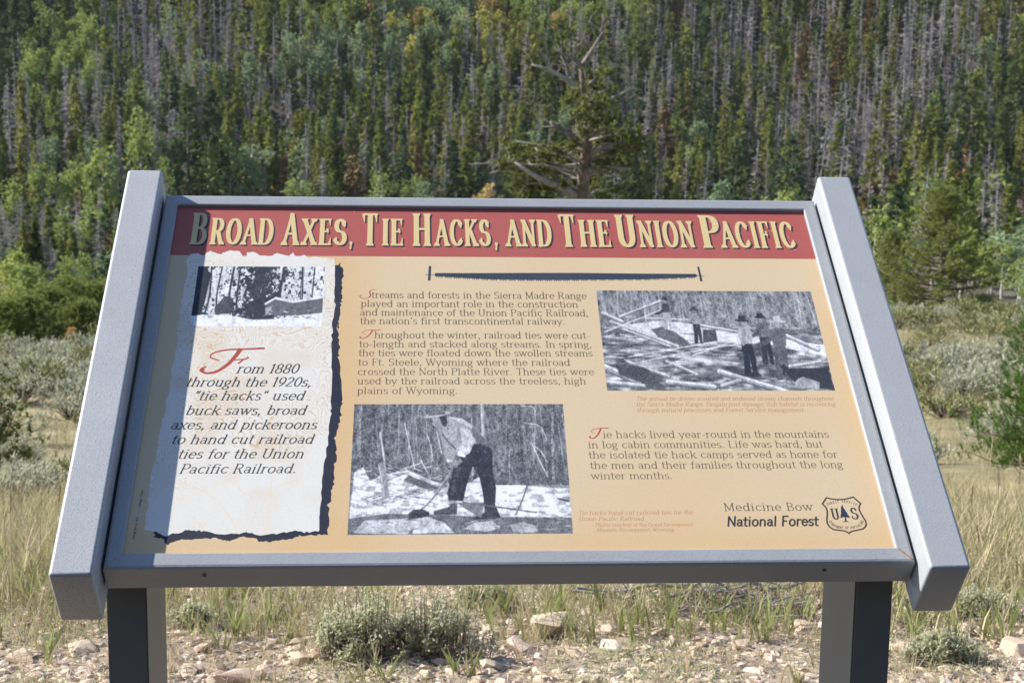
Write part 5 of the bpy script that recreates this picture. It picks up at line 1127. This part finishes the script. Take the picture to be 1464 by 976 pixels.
# mitred frame bars: profile (t outwards from the print edge, w)
def bar(side, A):
    prof = [(.0002, -.0045), (.0002, FW-.0016), (.0010, FW-.0004), (.0022, FW), (A-.0040, FW), (A-.0016, FW-.0008), (A-.0004, FW-.0022), (A, FW-.0045), (A, FW-FD), (.0025, FW-FD), (.0025, -.0075)]
    V = []
    for s in (-1, 1):
        for t, w_ in prof:
            if side in 'tb':
                tt = t*(FA/A); sg = 1 if side == 't' else -1; V.append((s*(W2+tt-.00015), sg*(H2+t), w_))
            else:
                tt = t*(FB/A); sg = 1 if side == 'r' else -1; V.append((sg*(W2+t), s*(H2+tt-.00015), w_))
    n = len(prof); Fc = [(i, (i+1) % n, n+(i+1) % n, n+i) for i in range(n)]+[tuple(range(n))[::-1], tuple(range(n, 2*n))]
    me = bpy.data.meshes.new('frame_bar'); me.from_pydata(V, [], Fc); bm = bmesh.new(); bm.from_mesh(me); bmesh.ops.recalc_face_normals(bm, faces=bm.faces[:]); bm.to_mesh(me); bm.free()
    me.materials.append(M_FRAME); o = link('frame_bar', me, sign); o.matrix_local = PM; return o
for sd, A in (('t', FB), ('b', FB), ('l', FA), ('r', FA)): bar(sd, A)
def boxbm(x0, x1, y0, y1, z0, z1, bev=.004, seg=3):
    bm = bmesh.new(); bmesh.ops.create_cube(bm, size=1)
    for v in bm.verts: v.co = Vector(((x0+x1)/2+v.co.x*(x1-x0), (y0+y1)/2+v.co.y*(y1-y0), (z0+z1)/2+v.co.z*(z1-z0)))
    if bev: bmesh.ops.bevel(bm, geom=bm.edges[:], offset=bev, segments=seg, affect='EDGES', profile=.5)
    return bm
for s, mt_ in ((-1, M_RAIL), (1, M_RAIL2)):
    xi = W2+FA+GAP; xa, xb = sorted((s*xi, s*(xi+RWID)))
    o = from_bm('side_rail', boxbm(xa, xb, -VB, VT, RW-RD, RW, .0042, 4), mt_, sign, True)
    for p in o.data.polygons: p.use_smooth = len(p.vertices) == 4 and p.area < .004
    o.matrix_local = PM; o['label'] = 'side rail speckled with pale coating' if s < 0 else 'side rail of even grey coating'
def post(x0, x1):
    y0, y1 = -.20, -.06; bm = bmesh.new(); vs = []
    for (x, y) in ((x0, y0), (x1, y0), (x1, y1), (x0, y1)):
        wv = FW-FD-.004; v_ = (y+wv*ST_)/CT; zt = v_*ST_+wv*CT+ZP
        vs.append((bm.verts.new((x, y, -.35)), bm.verts.new((x, y, zt))))
    for i in range(4): a, b_ = vs[i], vs[(i+1) % 4]; bm.faces.new((a[0], b_[0], b_[1], a[1]))
    bm.faces.new([v[1] for v in vs]); bm.faces.new([v[0] for v in vs][::-1])
    bmesh.ops.bevel(bm, geom=[e for e in bm.edges if abs(e.verts[0].co.z-e.verts[1].co.z) > .5], offset=.0022, segments=2, affect='EDGES')
    from_bm('post', bm, M_POST, sign)
post(-.4790, -.4322); post(.4188, .4656)
for u in (-.357, .363):
    a = Acc(); V = []; n = 10
    yv = -(H2+FB)-.0012; wv = FW-.0145
    for r_, dy in ((.0025, .0012), (.0023, 0), (.0010, .0005)):
        for j in range(n): q = 2*math.pi*j/n; V.append((u+r_*math.cos(q), yv+dy, wv+r_*math.sin(q)))
    Fc = [];
    for k in range(2):
        for j in range(n): p, q = k*n+j, k*n+(j+1) % n; Fc += [(p, q, q+n), (p, q+n, p+n)]
    for j in range(1, n-1): Fc.append((2*n, 2*n+j, 2*n+j+1))
    o = link('screw', mesh_tri('screw', V, Fc, [M_SCREW]), sign); o.matrix_local = PM
# rusty sealant in the lower right mitre
V = [(W2+.002, -H2-.0025, FW+.0004), (W2+.0032, -H2-.0016, FW+.0004), (W2+FA-.002, -H2-FB+.0040, FW+.0004), (W2+FA-.0045, -H2-FB+.0034, FW+.0004)]
V += [(a, b_, FW-.001) for a, b_, _ in V]
o = link('joint_sealant', mesh_tri('joint_sealant', V, [(0, 1, 2), (0, 2, 3), (0, 4, 5), (0, 5, 1), (1, 5, 6), (1, 6, 2), (2, 6, 7), (2, 7, 3), (3, 7, 4), (3, 4, 0)], [M_RUSTJ]), sign); o.matrix_local = PM
# ================================================================ thin mountain air over the whole scene
bm = bmesh.new(); bmesh.ops.create_cube(bm, size=1)
for v in bm.verts: v.co = Vector((v.co.x*860, 238+v.co.y*650, 56+v.co.z*174))
mh = bpy.data.materials.new('haze'); mh.use_nodes = True; nt = mh.node_tree; nt.nodes.clear()
out = nt.nodes.new('ShaderNodeOutputMaterial'); pv = nt.nodes.new('ShaderNodeVolumePrincipled')
pv.inputs['Color'].default_value = (.93, .96, 1, 1); pv.inputs['Density'].default_value = .00004
nt.links.new(pv.outputs[0], out.inputs['Volume'])
tag(from_bm('haze', bm, mh), 'thin pale air over the valley', 'haze', kind='stuff')
# ================================================================ sharpen labels that several neighbours share
def ordinals():
    from collections import defaultdict
    by = defaultdict(list)
    for o in COL.objects:
        if o.parent is None and 'group' in o and 'label' in o: by[(o['group'], o['label'])].append(o)
    names = ['second', 'third', 'fourth', 'fifth', 'sixth', 'seventh', 'eighth', 'ninth', 'tenth', 'eleventh', 'twelfth', 'thirteenth', 'fourteenth', 'fifteenth', 'sixteenth', 'seventeenth', 'eighteenth', 'nineteenth', 'twentieth', 'twenty-first', 'twenty-second', 'twenty-third', 'twenty-fourth', 'twenty-fifth', 'twenty-sixth', 'twenty-seventh', 'twenty-eighth', 'twenty-ninth']
    for (grp, lab), L_ in by.items():
        n = len(L_)
        if n < 2 or n > 30: continue
        L_.sort(key=lambda o: project(o.location)[0])
        for i, o in enumerate(L_): o['label'] = ('leftmost ' if i == 0 else 'rightmost ' if i == n-1 else names[i-1]+' from left, ')+lab
    bad = [o['label'] for o in COL.objects if 'label' in o and len(o['label'].replace('-', ' ').split()) > 16]
    print('labels over 16 words', len(bad), bad[:3])
ordinals()
print('triangles', sum(len(o.data.polygons) for o in COL.objects if o.type == 'MESH'), 'stored', sum(len(m.polygons) for m in bpy.data.meshes))
